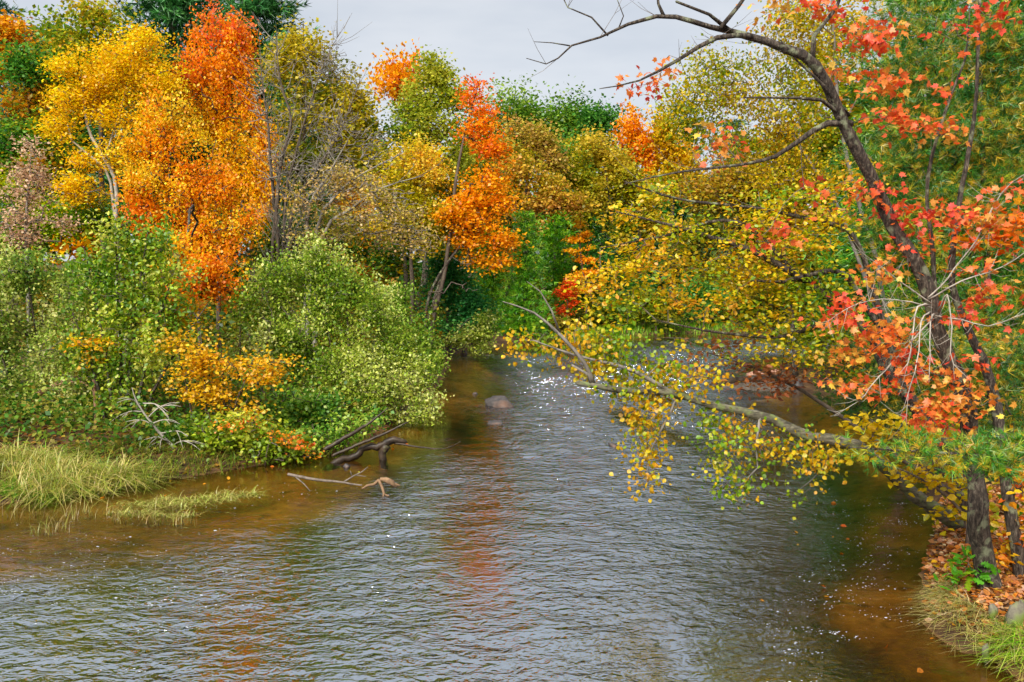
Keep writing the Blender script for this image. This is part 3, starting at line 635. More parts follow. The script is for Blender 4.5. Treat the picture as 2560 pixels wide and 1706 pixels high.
for k, (px, py, rx, ry, D, pal, lb) in enumerate([
    (1540, 770, 60, 40, 63, OAKGREEN, 'rounded green bush on the far bank above the grass'),
    (1480, 790, 45, 30, 61.5, YOLIVE, 'olive yellow low bush on the far bank beneath the orange maple'),
    (1640, 760, 70, 45, 62, OLIVE, 'dull olive bush on the far bank behind yellow leaves'),
    (1760, 740, 80, 60, 66, DEEPGREEN, 'dark green bush at the far bank where the river turns'),
    (1880, 720, 90, 70, 68, YOLIVE, 'yellowish bush on the far bank of the turning river'),
    (1400, 810, 40, 22, 58.5, TANY, 'straw coloured low bush at the far water edge')]):
    T('bush', lb, 'bush', D, [stem(px, py + ry, D, py, 2)], [(px, py, rx, ry), (px - rx * 0.5, py + ry * 0.4, rx * 0.6, ry * 0.6), (px + rx * 0.5, py + ry * 0.3, rx * 0.6, ry * 0.6)], pal, leaf=0.2, cover=2.4, per=20, spray=0.3, group='bushes on the far bank')

# ------------------------------------------------------------------ trees on the bank to the left, back to front
conifer('pine_tree', 'tall dark green pine behind the golden birch, top out of sight', 62, 440, -330, 560, 210, PINE, leaf=0.72, layers=22, per=14, spray=0.55, boughs=12, group=BACK, jit=0.6)
conifer('pine_tree', 'tall dark green pine behind the orange red maple', 60, 640, -240, 560, 165, PINE, leaf=0.72, layers=22, per=14, spray=0.52, boughs=12, group=BACK, jit=0.6)
conifer('pine_tree', 'blue green pine tip near the corner beside golden foliage', 64, 62, 80, 560, 130, PAL('#24503c', '#386a4c', '#558258'), leaf=0.5, layers=15, spray=0.42, group=BACK)
conifer('pine_tree', 'pine rising out of the picture at its upper corner', 66, -10, -80, 560, 120, PAL('#24503c', '#386a4c', '#558258'), leaf=0.5, layers=15, spray=0.42, group=BACK)
T('maple_tree', 'olive yellow tree with a few orange leaves under the pine', 'tree', 52, [stem(255, 800, 52, 30, 8)], [(270, 60, 70, 60), (200, 130, 70, 60), (330, 110, 70, 70), (150, 90, 50, 60), (280, 200, 110, 70), (140, 190, 70, 60), (220, 30, 40, 30)], PAL('#5c7c20', '#8c9828', '#b0a838', '#caa432'), leaf=0.26, cover=2.8, per=28, spray=0.55, group=BACK)
T('maple_tree', 'golden crown at the picture edge below a blue green pine', 'tree', 46, [stem(-10, 800, 46, 60, 7)], [(10, 100, 50, 55), (-40, 150, 70, 80), (20, 70, 30, 30)], GOLD, leaf=0.22, cover=2.6, per=24, spray=0.4, group=BACK)
T('oak_tree', 'green tree flecked orange between golden edge crown and birch', 'tree', 42, [stem(70, 820, 42, 130, 8)], [(70, 200, 75, 80), (20, 260, 70, 80), (110, 300, 70, 80), (50, 380, 90, 80), (-30, 360, 70, 90), (130, 420, 70, 70), (40, 470, 90, 60)], PAL('#346820', '#4c842a', '#6c9a34', '#909c2c', '#c4822a'), leaf=0.2, cover=2.6, per=26, spray=0.42, group=BACK)
T('shrub_tree', 'lime green undergrowth tree below the tan sapling', 'tree', 38, [stem(40, 860, 38, 420, 4)], [(30, 480, 70, 60), (90, 560, 80, 60), (0, 600, 80, 70), (170, 520, 60, 60), (220, 560, 80, 60)], PAL('#4c7a14', '#6a9418', '#94a81c', '#b8b024'), leaf=0.16, cover=1.8, per=20, spray=0.35, group=BACK)
T('maple_tree', 'olive yellow tree standing behind the bare grey tree', 'tree', 48, [stem(760, 820, 48, 60, 8)], [(740, 110, 60, 60), (790, 160, 70, 70), (700, 190, 60, 80), (850, 210, 60, 60), (890, 260, 50, 60), (760, 270, 110, 80), (860, 340, 90, 70), (720, 370, 90, 80), (800, 430, 110, 80), (910, 420, 70, 60)], PAL('#5c6a1c', '#828624', '#a89e2e', '#c4ae3c'), leaf=0.22, cover=1.9, per=26, spray=0.45, group=BACK)
T('maple_tree', 'orange maple top showing behind the dark olive oak', 'tree', 58, [stem(1010, 800, 58, 150, 6)], [(985, 205, 36, 30), (1030, 195, 36, 36), (960, 225, 30, 24), (1010, 235, 60, 30), (1040, 165, 8, 22), (970, 170, 7, 22), (1005, 170, 7, 22)], PAL('#e8780e', '#f29414', '#f6ac22'), leaf=0.26, cover=2.4, per=20, spray=0.4, sprig=1, rise=1.2, group=BACK)
T('oak_tree', 'dark olive green oak with rounded crown and black limbs', 'tree', 50, [[(1055, 840, 50, 9), (1058, 600, 50, 8), (1055, 440, 50, 7), (1060, 330, 50, 5), (1080, 200, 50, 2)]], [(1075, 180, 50, 36), (1110, 200, 46, 40), (1050, 230, 46, 40), (1130, 260, 50, 45), (1080, 280, 60, 45), (1020, 290, 45, 45), (1150, 330, 45, 40), (1010, 350, 55, 45), (1090, 340, 60, 40), (1170, 400, 40, 40)], PAL('#5c7c22', '#7c942a', '#9ca836', '#b8b446'), leaf=0.2, cover=2.6, gap=0.5, per=38, spray=0.4, shell=0.3, bark=BARK, limb_thr=0.02, group=BACK, limbs=[[(1056, 420, 50, 4), (1090, 360, 50, 3), (1140, 300, 50, 1.5)], [(1056, 450, 50, 4), (1110, 400, 50, 3), (1170, 360, 50, 1.5)], [(1056, 400, 50, 4), (1035, 320, 50, 3), (1020, 250, 50, 1.5)]])
T('maple_tree', 'tall orange red maple along the side of the dark oak', 'tree', 42, [stem(1070, 880, 42, 200, 6, 130)], [(1185, 230, 30, 40), (1210, 270, 34, 40), (1200, 330, 40, 40), (1230, 380, 42, 40), (1240, 450, 46, 44), (1180, 480, 50, 50), (1250, 520, 45, 36), (1200, 560, 60, 40), (1265, 600, 40, 26), (1160, 600, 50, 40), (1220, 650, 50, 26), (1140, 540, 50, 40)], ORANGERED, leaf=0.175, cover=2.3, gap=0.6, per=22, spray=0.36, flat=0.45, grad=(180, 480), group=BACK)
T('oak_tree', 'olive oak sprays hanging low before the orange maple', 'tree', 44, [[(1040, 880, 44, 8), (1080, 760, 44, 7), (1120, 660, 44, 6), (1190, 560, 44, 4), (1230, 480, 44, 2)]], [(1200, 500, 60, 30), (1230, 560, 55, 34), (1170, 440, 50, 34), (1190, 640, 50, 26), (1240, 620, 36, 24), (1120, 470, 50, 40)], PAL('#5c6a1c', '#7c8226', '#9a9636', '#b0a044'), leaf=0.19, cover=1.5, per=34, spray=0.36, shell=0.3, bark=BARK, group=BACK)
T('maple_tree', 'golden tan tree with warm yellow leaves below dark oak', 'tree', 43, [stem(1030, 880, 43, 380, 6)], [(1060, 380, 60, 40), (1010, 420, 60, 50), (1090, 440, 60, 50), (1040, 490, 80, 60), (980, 480, 60, 60), (1100, 530, 60, 50), (1030, 570, 90, 50), (960, 550, 60, 50), (1090, 610, 60, 40)], PAL('#9a9a28', '#c4b430', '#dec43e', '#e8ca5c', '#eeac34'), leaf=0.155, cover=1.8, gap=0.5, per=22, spray=0.35, group=BACK)
T('birch_tree', 'golden leaved birch with leaning white trunks', 'tree', 37, [[(296, 720, 37, 6), (290, 480, 37, 5), (262, 400, 37, 4.5), (232, 340, 37, 4), (216, 280, 37, 3), (208, 200, 37, 1)], [(300, 700, 37, 5), (280, 460, 37, 3.5), (240, 400, 37, 3), (180, 350, 37, 2), (165, 300, 37, 1)]], [(200, 170, 70, 60), (290, 130, 70, 60), (360, 110, 55, 50), (170, 250, 60, 60), (240, 220, 70, 60), (330, 210, 70, 70), (400, 200, 50, 60), (150, 330, 45, 40), (280, 300, 80, 60), (190, 400, 60, 50), (300, 380, 70, 50), (370, 300, 60, 60), (130, 310, 40, 36), (210, 470, 70, 50)], PAL('#d0a41a', '#eeb81a', '#f8ca28', '#fcd644', '#eeb422'), leaf=0.125, cover=1.5, per=22, gap=0.45, spray=0.28, flat=0.5, bark=BARK_PALE, limb=BARK_PALE, twig=BARK_TWIG, group=BACK, limbs=[[(262, 400, 37, 3), (300, 280, 37, 2.5), (330, 150, 37, 1)], [(225, 310, 37, 2.5), (250, 200, 37, 1.5), (310, 120, 37, 0.8)]])
T('maple_tree', 'orange red maple with crimson top beside the bare tree', 'tree', 39, [[(545, 860, 39, 6), (540, 500, 39, 5), (545, 380, 39, 4), (560, 240, 39, 3), (560, 90, 39, 1)]], [(530, 90, 40, 50), (580, 110, 40, 50), (500, 120, 36, 50), (610, 140, 30, 50), (540, 180, 70, 60), (600, 200, 45, 60), (490, 210, 50, 50), (560, 270, 80, 50), (620, 290, 45, 50), (640, 370, 50, 50), (600, 410, 60, 50), (660, 430, 40, 40), (560, 350, 70, 50), (640, 490, 60, 40), (650, 540, 50, 40), (500, 300, 50, 50), (580, 480, 60, 50)], PAL('#f0704a', '#f68634', '#fa9824', '#fcaa22', '#fabc34'), leaf=0.135, cover=1.7, per=22, gap=0.5, spray=0.32, sprig=1, rise=0.9, grad=(-60, 460), group=BACK, limb_thr=0.015)
T('maple_tree', 'bright orange many stemmed maple rising out of the green shrubs', 'tree', 31, [[(420, 900, 31, 4), (422, 560, 31, 3.5), (425, 420, 31, 2.5), (430, 230, 31, 0.7)], [(365, 900, 31, 4), (365, 520, 31, 3), (375, 380, 31, 2), (372, 250, 31, 0.6)], [(500, 900, 31, 4), (490, 540, 31, 3), (510, 470, 31, 2), (540, 350, 31, 0.6)]], [(430, 280, 36, 50), (375, 300, 36, 50), (400, 370, 70, 60), (460, 350, 50, 60), (340, 400, 40, 50), (500, 420, 60, 60), (390, 460, 80, 60), (470, 500, 80, 60), (330, 480, 40, 50), (550, 480, 60, 50), (420, 560, 90, 60), (520, 580, 80, 60), (590, 560, 60, 50), (480, 640, 80, 60), (560, 640, 60, 40), (350, 560, 60, 50), (440, 650, 60, 50, -6), (520, 690, 60, 50, -6), (470, 720, 60, 40, -6), (560, 720, 50, 40, -6)], PAL('#f38420', '#f89a18', '#fcae1e', '#fcc032', '#fad04c'), leaf=0.105, cover=1.5, per=20, gap=0.55, spray=0.24, sprig=1, rise=0.8, group=BACK, limb_thr=0.012, limb_max=10, bark=BARK)
T('shrub_tree', 'shaded green understory tree behind the grey tree stems', 'tree', 46, [stem(660, 860, 46, 480, 4)], [(640, 560, 80, 70), (740, 560, 90, 70), (850, 590, 90, 70), (560, 600, 80, 70), (690, 640, 120, 60), (830, 660, 110, 60), (940, 640, 90, 60)], PAL('#3c6420', '#5c8026', '#86922c', '#b09a34'), leaf=0.2, cover=1.4, per=22, spray=0.4, gap=0.5, group=BACK)
T('sapling', 'small pinkish tan sapling with curled leaves at picture edge', 'sapling', 30, [[(72, 900, 30, 4), (70, 560, 30, 3.5), (74, 450, 30, 2.2), (78, 360, 30, 0.6)]], [(78, 380, 26, 36), (60, 430, 40, 36), (100, 450, 40, 36), (50, 490, 46, 30), (110, 500, 46, 30), (75, 540, 60, 30), (30, 560, 50, 30), (160, 560, 40, 30), (60, 600, 70, 30)], TANPINK, leaf=0.11, cover=0.85, per=14, spray=0.22, bark=BARK_GREY, twig=BARK_TWIG, group=BACK, twig_keep=1)
T('bare_tree', 'bare grey many stemmed tree fanning up towards the sky', 'tree', 36, [
    [(690, 900, 36, 5.6), (692, 560, 36, 4.9), (700, 420, 36, 4.2), (725, 300, 36, 2.8), (700, 200, 36, 1.75), (690, 90, 36, 0.56)],
    [(680, 900, 36, 4.9), (683, 520, 36, 4.2), (676, 380, 36, 3.15), (662, 260, 36, 2.1), (650, 130, 36, 0.56)],
    [(702, 900, 36, 4.2), (710, 540, 36, 3.5), (735, 400, 36, 2.8), (775, 260, 36, 1.75), (810, 160, 36, 1.05), (850, 80, 36, 0.42)],
    [(715, 900, 36, 4.2), (730, 540, 36, 3.5), (790, 430, 36, 2.45), (850, 330, 36, 1.4), (900, 200, 36, 0.49)]],
    [(700, 170, 60, 90), (780, 160, 80, 80), (840, 180, 70, 90), (650, 220, 40, 100), (760, 300, 120, 90), (860, 330, 90, 80), (930, 360, 60, 70), (700, 380, 70, 80), (800, 430, 110, 70)], OLIVE, leaf=0.1, cover=0.0, extra_twigs=1700, bark=BARK_FAR, limb=BARK_GREY, twig=BARK_GREY, rmin=0.012, twig_keep=1, limb_max=14, side=3.5, side_len=1.6, side_r=0.0075, side_max=0.1, limb_thr=0.016, arch=0.05, group=BACK, step=0.35)
T('bare_shrub', 'tangle of bare tan branches leaning out right of grey tree', 'shrub', 33, [
    [(770, 860, 33, 6), (790, 570, 33, 5), (830, 500, 33, 3.5), (900, 440, 33, 2), (1010, 380, 33, 0.7)],
    [(790, 860, 33, 6), (810, 590, 33, 5), (880, 520, 33, 3.5), (960, 470, 33, 2), (1060, 440, 33, 0.7)],
    [(760, 860, 33, 5), (770, 560, 33, 4), (820, 440, 33, 3), (870, 350, 33, 0.8)]],
    [(850, 450, 80, 70), (920, 480, 90, 60), (980, 520, 80, 60), (880, 550, 110, 50), (960, 590, 80, 40), (780, 500, 60, 60), (820, 600, 90, 40), (1040, 600, 60, 50)], PAL('#8a8030', '#a8945a', '#c4a878', '#c8b04c'), leaf=0.12, cover=0.55, per=10, spray=0.25, extra_twigs=600, side=1.5, side_len=1.0, side_r=0.008, side_max=0.1, bark=BARK_GREY, limb=BARK_GREY, twig=BARK_GREY, rmin=0.011, twig_keep=1, limb_max=10, limb_thr=0.014, group=BACK)
T('shrub', 'dense dark green shrub draped over the bank before hemlocks', 'shrub', 46, [stem(1120, 880, 46, 640, 5)], [(1130, 690, 60, 50), (1170, 740, 60, 50), (1100, 750, 60, 60), (1150, 800, 70, 50), (1190, 810, 50, 40), (1110, 650, 50, 40), (1080, 810, 50, 40)], PAL('#347a3e', '#4a984a', '#64ae56', '#84be60'), leaf=0.17, cover=2.6, per=28, spray=0.32, shell=0.3, group='shrubs along the near bank')
T('shrub', 'pale green rounded shrub touching the water near far bend', 'shrub', 45, [stem(1110, 880, 45, 790, 3, 70)], [(1190, 836, 54, 34), (1215, 806, 36, 36), (1150, 856, 50, 24), (1200, 866, 40, 16)], ALDER, leaf=0.14, cover=2.0, per=18, spray=0.25, group='shrubs along the near bank')
T('dead_limb', 'bare dark limb slanting up through the oak sprays', 'branch', 42, [[(1062, 800, 42, 3.4), (1080, 720, 42, 3.2), (1115, 665, 42, 3), (1165, 600, 42, 2.4), (1240, 520, 42, 1)]], [(1150, 640, 60, 40), (1200, 560, 60, 40), (1100, 720, 40, 40), (1180, 720, 70, 20)], OLIVE, cover=0.0, extra_twigs=40, bark=BARK, twig=BARK_TWIG, twig_keep=1)

# ------------------------------------------------------------------ the green shrubs on the near bank
SHB = 'shrubs along the near bank'
def stems(base, D, tops, hw=3.5):
    return [[(bx, by, D, hw), (bx + (tx - bx) * 0.25, by + (ty - by) * 0.4, D, hw * 0.8), (bx + (tx - bx) * 0.65, by + (ty - by) * 0.75, D, hw * 0.5), (tx, ty, D, hw * 0.2)] for (bx, by), (tx, ty) in zip(base, tops)]
T('alder_shrub', 'big pale green alder shrub bulging over the water', 'shrub', 25.5, stems([(820, 1090), (850, 1090), (880, 1090), (900, 1090), (930, 1085), (860, 1095)], 25.5, [(700, 700), (780, 640), (860, 680), (960, 760), (1060, 900), (1080, 1000)], 4),
  [(790, 650, 70, 50), (720, 720, 90, 70), (840, 720, 90, 70), (930, 780, 90, 70), (800, 800, 110, 80), (990, 860, 80, 70), (890, 880, 110, 80), (1050, 930, 60, 60), (960, 960, 110, 70), (830, 960, 100, 70), (1060, 1010, 60, 50), (980, 1040, 90, 50), (880, 1030, 90, 50), (730, 880, 90, 80), (680, 800, 60, 80)], ALDER, leaf=0.09, cover=1.8, gap=0.65, per=16, spray=0.23, shape='kite', group=SHB, twig=BARK_TWIG, twig_keep=0.9, rmin=0.006, limb_thr=0.012, limb_max=14, shell=0.4, bright=0.14, sprig=1, rise=0.3)
T('alder_shrub', 'smaller alder shrub at the water edge under bend shrubs', 'shrub', 33, stems([(1020, 960), (1050, 960)], 33, [(1030, 800), (1080, 860)], 3),
  [(1060, 880, 50, 50), (1020, 820, 60, 50), (1090, 910, 40, 30), (980, 760, 60, 50)], PAL('#5c8424', '#86a43c', '#a8ba58', '#c4c868'), leaf=0.11, cover=2.0, per=16, spray=0.24, group=SHB, sprig=1, rise=0.3)
T('alder_shrub', 'grey green alder thicket filling the picture edge bank', 'shrub', 22.5, stems([(60, 1150), (120, 1150), (190, 1145), (20, 1150), (230, 1140)], 22.5, [(-60, 700), (60, 640), (180, 660), (-120, 800), (260, 720)], 4),
  [(60, 680, 100, 70), (-40, 720, 90, 90), (150, 720, 90, 80), (40, 800, 120, 90), (-40, 880, 90, 100), (150, 850, 110, 90), (60, 940, 120, 90), (180, 970, 90, 80), (-20, 1020, 90, 80), (80, 1060, 100, 60), (220, 880, 70, 90), (30, 1130, 60, 60)], PAL('#5c8030', '#80993c', '#a0b04e', '#babf68', '#ced088'), leaf=0.09, cover=1.3, gap=0.4, per=16, spray=0.24, shape='kite', group=SHB, twig=BARK_TWIG, twig_keep=1, rmin=0.007, limb_thr=0.012, limb_max=14, bright=0.14, sprig=1, rise=0.3)
T('alder_shrub', 'tall leafy alder clump with dark upright stems by the grass', 'shrub', 22, stems([(290, 1130), (300, 1130), (310, 1125), (330, 1125), (345, 1120), (280, 1130)], 22, [(210, 620), (290, 560), (370, 580), (450, 640), (520, 760), (170, 760)], 5),
  [(300, 600, 80, 60), (380, 620, 80, 60), (240, 650, 70, 60), (450, 690, 70, 60), (320, 700, 100, 70), (230, 760, 80, 70), (400, 770, 100, 70), (300, 850, 110, 70), (430, 860, 90, 70), (210, 880, 80, 60), (340, 950, 100, 60), (270, 1010, 80, 50)], PAL('#588420', '#80a028', '#a6ba36', '#c4cc4e', '#dad86e'), leaf=0.105, cover=1.0, gap=0.4, per=14, spray=0.24, shape='oval', group=SHB, bark=BARK, twig=BARK_TWIG, twig_keep=1, rmin=0.007, limb_thr=0.012, limb_max=16, bright=0.13, single=240, sprig=1, rise=0.3, mat=LEAF_NEAR)
T('maple_shrub', 'low golden orange maple bush glowing inside the green shrubs', 'shrub', 21.5, stems([(520, 1140), (560, 1140), (490, 1140)], 21.5, [(500, 820), (650, 870), (440, 860)], 3),
  [(450, 860, 60, 60), (520, 900, 70, 50), (590, 920, 60, 40), (640, 910, 60, 26), (660, 950, 60, 30), (480, 960, 70, 50), (560, 980, 70, 40), (700, 905, 36, 14), (610, 1040, 60, 40), (650, 1080, 50, 40), (230, 860, 60, 18, 0), (220, 900, 40, 14, 0), (400, 780, 60, 40, 1), (470, 780, 50, 50, 1.5)], PAL('#e6b414', '#f4c01c', '#f8b01a', '#f69c1a', '#f6c83c'), leaf=0.105, cover=1.15, per=16, spray=0.2, flat=0.35, shape='kite', group=SHB, bark=BARK, twig_keep=1, mat=LEAF_NEAR)
T('alder_shrub', 'deep green low shrub behind the yellow orange bush', 'shrub', 23, stems([(700, 1110), (760, 1110)], 23, [(680, 960), (800, 980)], 3),
  [(700, 1000, 80, 50), (780, 1010, 70, 50), (740, 1070, 90, 50), (820, 1060, 60, 40), (660, 940, 60, 40)], ALDER_G, leaf=0.115, cover=1.6, per=14, spray=0.22, group=SHB, twig_keep=1, mat=LEAF_NEAR)
T('alder_shrub', 'yellow green shrub dipping twigs into the brown shallows', 'shrub', 20.6, stems([(560, 1190), (600, 1190), (640, 1185)], 20.6, [(520, 1030), (640, 1040), (740, 1120)], 3),
  [(560, 1060, 70, 50), (640, 1080, 80, 50), (540, 1130, 70, 40), (640, 1150, 90, 40), (720, 1120, 60, 40), (740, 1170, 60, 30), (600, 1180, 70, 26), (500, 1070, 50, 40)], ALDER_Y, leaf=0.115, cover=1.1, per=14, spray=0.2, shape='oval', group=SHB, bark=BARK, twig=BARK_TWIG, twig_keep=1, single=200, mat=LEAF_NEAR)
T('alder_shrub', 'low green shrub between dry grass and the silvery branch', 'shrub', 20.8, stems([(420, 1180), (470, 1180)], 20.8, [(380, 1080), (490, 1090)], 2.5),
  [(400, 1110, 50, 40), (460, 1130, 60, 40), (500, 1170, 60, 26), (430, 1090, 50, 40), (370, 1060, 50, 40)], ALDER_G, leaf=0.11, cover=0.8, per=14, spray=0.2, group=SHB, twig_keep=1, mat=LEAF_NEAR, sprig=0.6)
T('alder_shrub', 'dark leafy shrub under the arched dead trunk', 'shrub', 21.6, stems([(800, 1150), (850, 1150)], 21.6, [(780, 1060), (900, 1070)], 2.5),
  [(800, 1100, 60, 40), (860, 1080, 60, 40), (760, 1140, 60, 30), (920, 1050, 50, 36), (700, 1130, 60, 30)], ALDER_G, leaf=0.11, cover=1.0, per=14, spray=0.2, group=SHB, twig_keep=1, mat=LEAF_NEAR, sprig=0.6)
T('alder_shrub', 'broad mid green alder filling the gap below orange maple', 'shrub', 25, stems([(560, 1080), (600, 1080), (650, 1075)], 25, [(540, 760), (600, 740), (680, 780)], 3.5),
  [(620, 780, 50, 60), (600, 860, 60, 50), (660, 860, 60, 60), (650, 720, 50, 50)], ALDER, leaf=0.105, cover=0.75, per=14, spray=0.24, group=SHB, twig=BARK_TWIG, twig_keep=1, rmin=0.006, sprig=1, rise=0.3)
T('maple_shrub', 'few small orange maple sprays above the dipping shrub', 'shrub', 20.2, stems([(660, 1180)], 20.2, [(680, 1080)], 2), [(600, 1060, 50, 16), (690, 1090, 50, 16), (750, 1110, 40, 14), (770, 1135, 24, 10)], PAL('#e86c14', '#f08a1c', '#f0a428'), leaf=0.09, cover=0.7, per=10, spray=0.15, flat=0.4, group=SHB, mat=LEAF_NEAR)
# ------------------------------------------------------------------ right bank: trees behind
RB = 'trees on the leaf strewn bank'
T('oak_tree', 'olive yellow tree behind the yellow branches over the river', 'tree', 36, [stem(1990, 900, 36, 330, 7, -60)], [(1800, 480, 100, 80), (1880, 430, 90, 80), (1760, 580, 90, 70), (1860, 570, 110, 80), (1960, 500, 100, 90), (1800, 660, 100, 60), (1920, 660, 110, 70), (1990, 380, 80, 70), (1700, 640, 60, 50)], PAL('#5c6420', '#7c7a26', '#9c8c30', '#b8982c', '#a87c34'), leaf=0.15, cover=1.5, per=24, spray=0.35, group=RB, bark=BARK, limb_thr=0.02)
T('oak_tree', 'dim green tree low behind the yellow branches by the bar', 'tree', 40, [stem(2050, 900, 40, 560, 6, -30)], [(2000, 720, 110, 80), (1900, 760, 90, 60), (2100, 640, 100, 90), (2060, 820, 100, 60)], PAL('#3c5a1c', '#5c7424', '#86802a', '#a8902c'), leaf=0.17, cover=2.0, per=24, spray=0.38, group=RB)
T('birch_tree', 'airy birch with small bronze yellow leaves against the sky', 'tree', 22, [[(2285, 1150, 22, 7), (2200, 700, 22, 6), (2120, 400, 22, 5), (2085, 130, 22, 4), (2075, -120, 22, 2)], [(2300, 1150, 22, 6), (2130, 600, 22, 4.5), (1990, 350, 22, 3), (1880, 180, 22, 1)]],
  [(1760, 150, 60, 40), (1720, 230, 70, 50), (1800, 240, 80, 60), (1870, 150, 70, 50), (1900, 260, 80, 70), (1960, 130, 70, 80), (1990, 230, 70, 80), (1760, 310, 60, 40), (1850, 350, 80, 50), (1960, 360, 90, 60), (2050, 300, 70, 90), (2040, 120, 60, 90), (1690, 290, 40, 30), (2060, 430, 80, 70), (2000, 30, 70, 60), (1930, 440, 80, 50)], PAL('#788c20', '#9ea226', '#bcac2a', '#ccac30', '#b0902c'), leaf=0.088, cover=1.0, gap=0.5, per=14, spray=0.26, droop=0.8, shape='kite', group=RB, bark=BARK_GREY, twig=BARK_TWIG, twig_keep=1, rmin=0.005, step=0.3, bright=0.14)
conifer('pine_tree', 'deep green pine far back behind the white pine', 32, 2330, -250, 820, 260, PAL('#2a6420', '#3f8026', '#5c982c', '#8aa42c'), leaf=0.42, layers=24, per=14, spray=0.42, boughs=12, group=RB, jit=0.6)
conifer('pine_tree', 'deep green pine far back at the picture edge', 30, 2560, -250, 820, 260, PAL('#225a1e', '#367624', '#50902a', '#78a02c'), leaf=0.42, layers=24, per=14, spray=0.42, boughs=12, group=RB, jit=0.6)
T('oak_tree', 'yellow green tree crown filling in beside the white pine', 'tree', 34, [stem(2170, 900, 34, 60, 7, -20)], [(2060, 200, 90, 110), (2120, 320, 90, 90), (2030, 340, 80, 80), (2120, 90, 70, 90), (2100, 450, 90, 80)], PAL('#5c7c1c', '#86921e', '#b0a422', '#c8a828'), leaf=0.15, cover=1.5, per=22, spray=0.36, gap=0.4, group=RB, bark=BARK)
def pine(name, label, D, trunks, clumps, n_a, per, pal, leaf, spray, shape='tuft', twig_keep=0.6, limbs=()):
    r = RNG(); sk = Skel(); b0 = px_path(trunks[0])[0, :3]; base = np.array([b0[0], b0[1], gz(b0[0], b0[1]) - 0.05])
    for t in trunks:
        P = px_path(t); rp = P[0].copy(); rp[2] = min(gz(P[0, 0], P[0, 1]) - 0.15, P[0, 2] - 0.02); rp[3] *= 1.2; sk.run(np.concatenate([rp[None], P]), 0.4)
    for t in limbs: sk.run(px_path(t), 0.3, -2)
    fix = sk.n; runs = list(sk.runs); root = empty(name, base); tag(root, label, 'tree', RB)
    A, _ = clump_points(clumps, D, n_a, r, 0.5, 0.9); A[:, 2] = np.maximum(A[:, 2], ground(A[:, 0], A[:, 1]) + 0.4)
    ends = sk.grow(A, 0.35, r, 0.0, 0.06, 0.1); sk.radii(0.006, 0.42, fix)
    make_limbs(root, base, sk, runs, BARK, BARK, BARK_TWIG, 8, 0.02, 8, twig_keep, r)
    dirv = norm(A - sk.P[np.maximum(sk.par[ends], 0)] + 1e-6)
    n = n_a * per; tpos = r.random(n); off = r.standard_normal((n, 3)) * spray * np.array([1, 1, 0.55])
    P = np.repeat(A, per, 0) + off + np.repeat(dirv, per, 0) * (tpos[:, None] - 0.7) * spray * 2.5
    ax = off / spray * 0.6 + np.repeat(dirv, per, 0) * 0.9 + r.standard_normal((n, 3)) * 0.35; ax[:, 2] += 0.35
    # outer tufts green, older inner ones yellow
    inner = np.clip(1.0 - tpos * 1.15 + 0.28 * r.standard_normal(n) - 0.15, 0, 1)
    x = inner * (len(pal) - 1.001); i = x.astype(int); fr = (x - i)[:, None]; cols = pal[i] * (1 - fr) + pal[i + 1] * fr
    cols = np.clip(cols * np.exp(0.2 * r.standard_normal((n, 1))), 0.004, 0.85)
    V, Fs, C, _f = leaf_arrays(P, leaf * r.uniform(0.75, 1.2, n), cols, shape, r, 0.6, 0, ax)
    o = mesh_obj('crown', V, Fs, NEEDLE, root, base, cols=C); tag(o, kind='stuff'); return root
pine('pine_tree', 'big white pine with green tips and yellowing inner needles', 18, [[(2480, 1180, 18, 9), (2470, 700, 18, 8), (2450, 200, 18, 6), (2440, -200, 18, 4)]],
     [(2260, 60, 100, 80), (2400, 60, 110, 90), (2540, 80, 90, 100), (2280, 190, 100, 80), (2420, 200, 110, 90), (2550, 260, 90, 100), (2260, 330, 100, 80), (2390, 350, 110, 90), (2520, 420, 100, 90), (2300, 470, 110, 80), (2440, 520, 110, 80), (2560, 600, 80, 90), (2300, 620, 100, 70), (2420, 660, 110, 80), (2530, 760, 90, 80), (2330, 780, 100, 80), (2440, 840, 100, 80), (2190, 140, 60, 60), (2180, 420, 70, 70), (2200, 560, 70, 60)], 900, 16, WPINE, 0.21, 0.27)
pine('pine_tree', 'low white pine boughs behind the leaning maple trunk', 16, [[(2620, 1200, 16, 8), (2600, 800, 16, 6), (2590, 500, 16, 4)]],
     [(2300, 900, 110, 70), (2450, 930, 110, 80), (2200, 980, 100, 50), (2320, 1020, 120, 60), (2500, 1040, 100, 70), (2130, 1010, 70, 40), (2180, 880, 70, 50), (2560, 900, 60, 80)], 330, 14, PAL('#245c1a', '#3c7c1c', '#6a8c1c', '#b89c1c', '#c8a420'), 0.20, 0.25)
pine('pine_tree', 'white pine whose green bough crosses in front of maple trunk', 9.6, [[(2760, 1560, 10, 22), (2740, 1150, 10, 18), (2720, 700, 10, 14)]],
     [(2130, 1112, 40, 16), (2210, 1140, 46, 26), (2290, 1118, 50, 26), (2360, 1150, 46, 30), (2440, 1120, 56, 30), (2500, 1165, 50, 34), (2560, 1130, 50, 44)], 62, 10, PAL('#3c841c', '#5c9c22', '#8aac22', '#bcac1e', '#d8b020'), 0.14, 0.10, limbs=[[(2738, 1150, 10, 7), (2600, 1160, 9.7, 6), (2450, 1140, 9.6, 5), (2300, 1130, 9.6, 3.5), (2120, 1118, 9.6, 1.5)]])

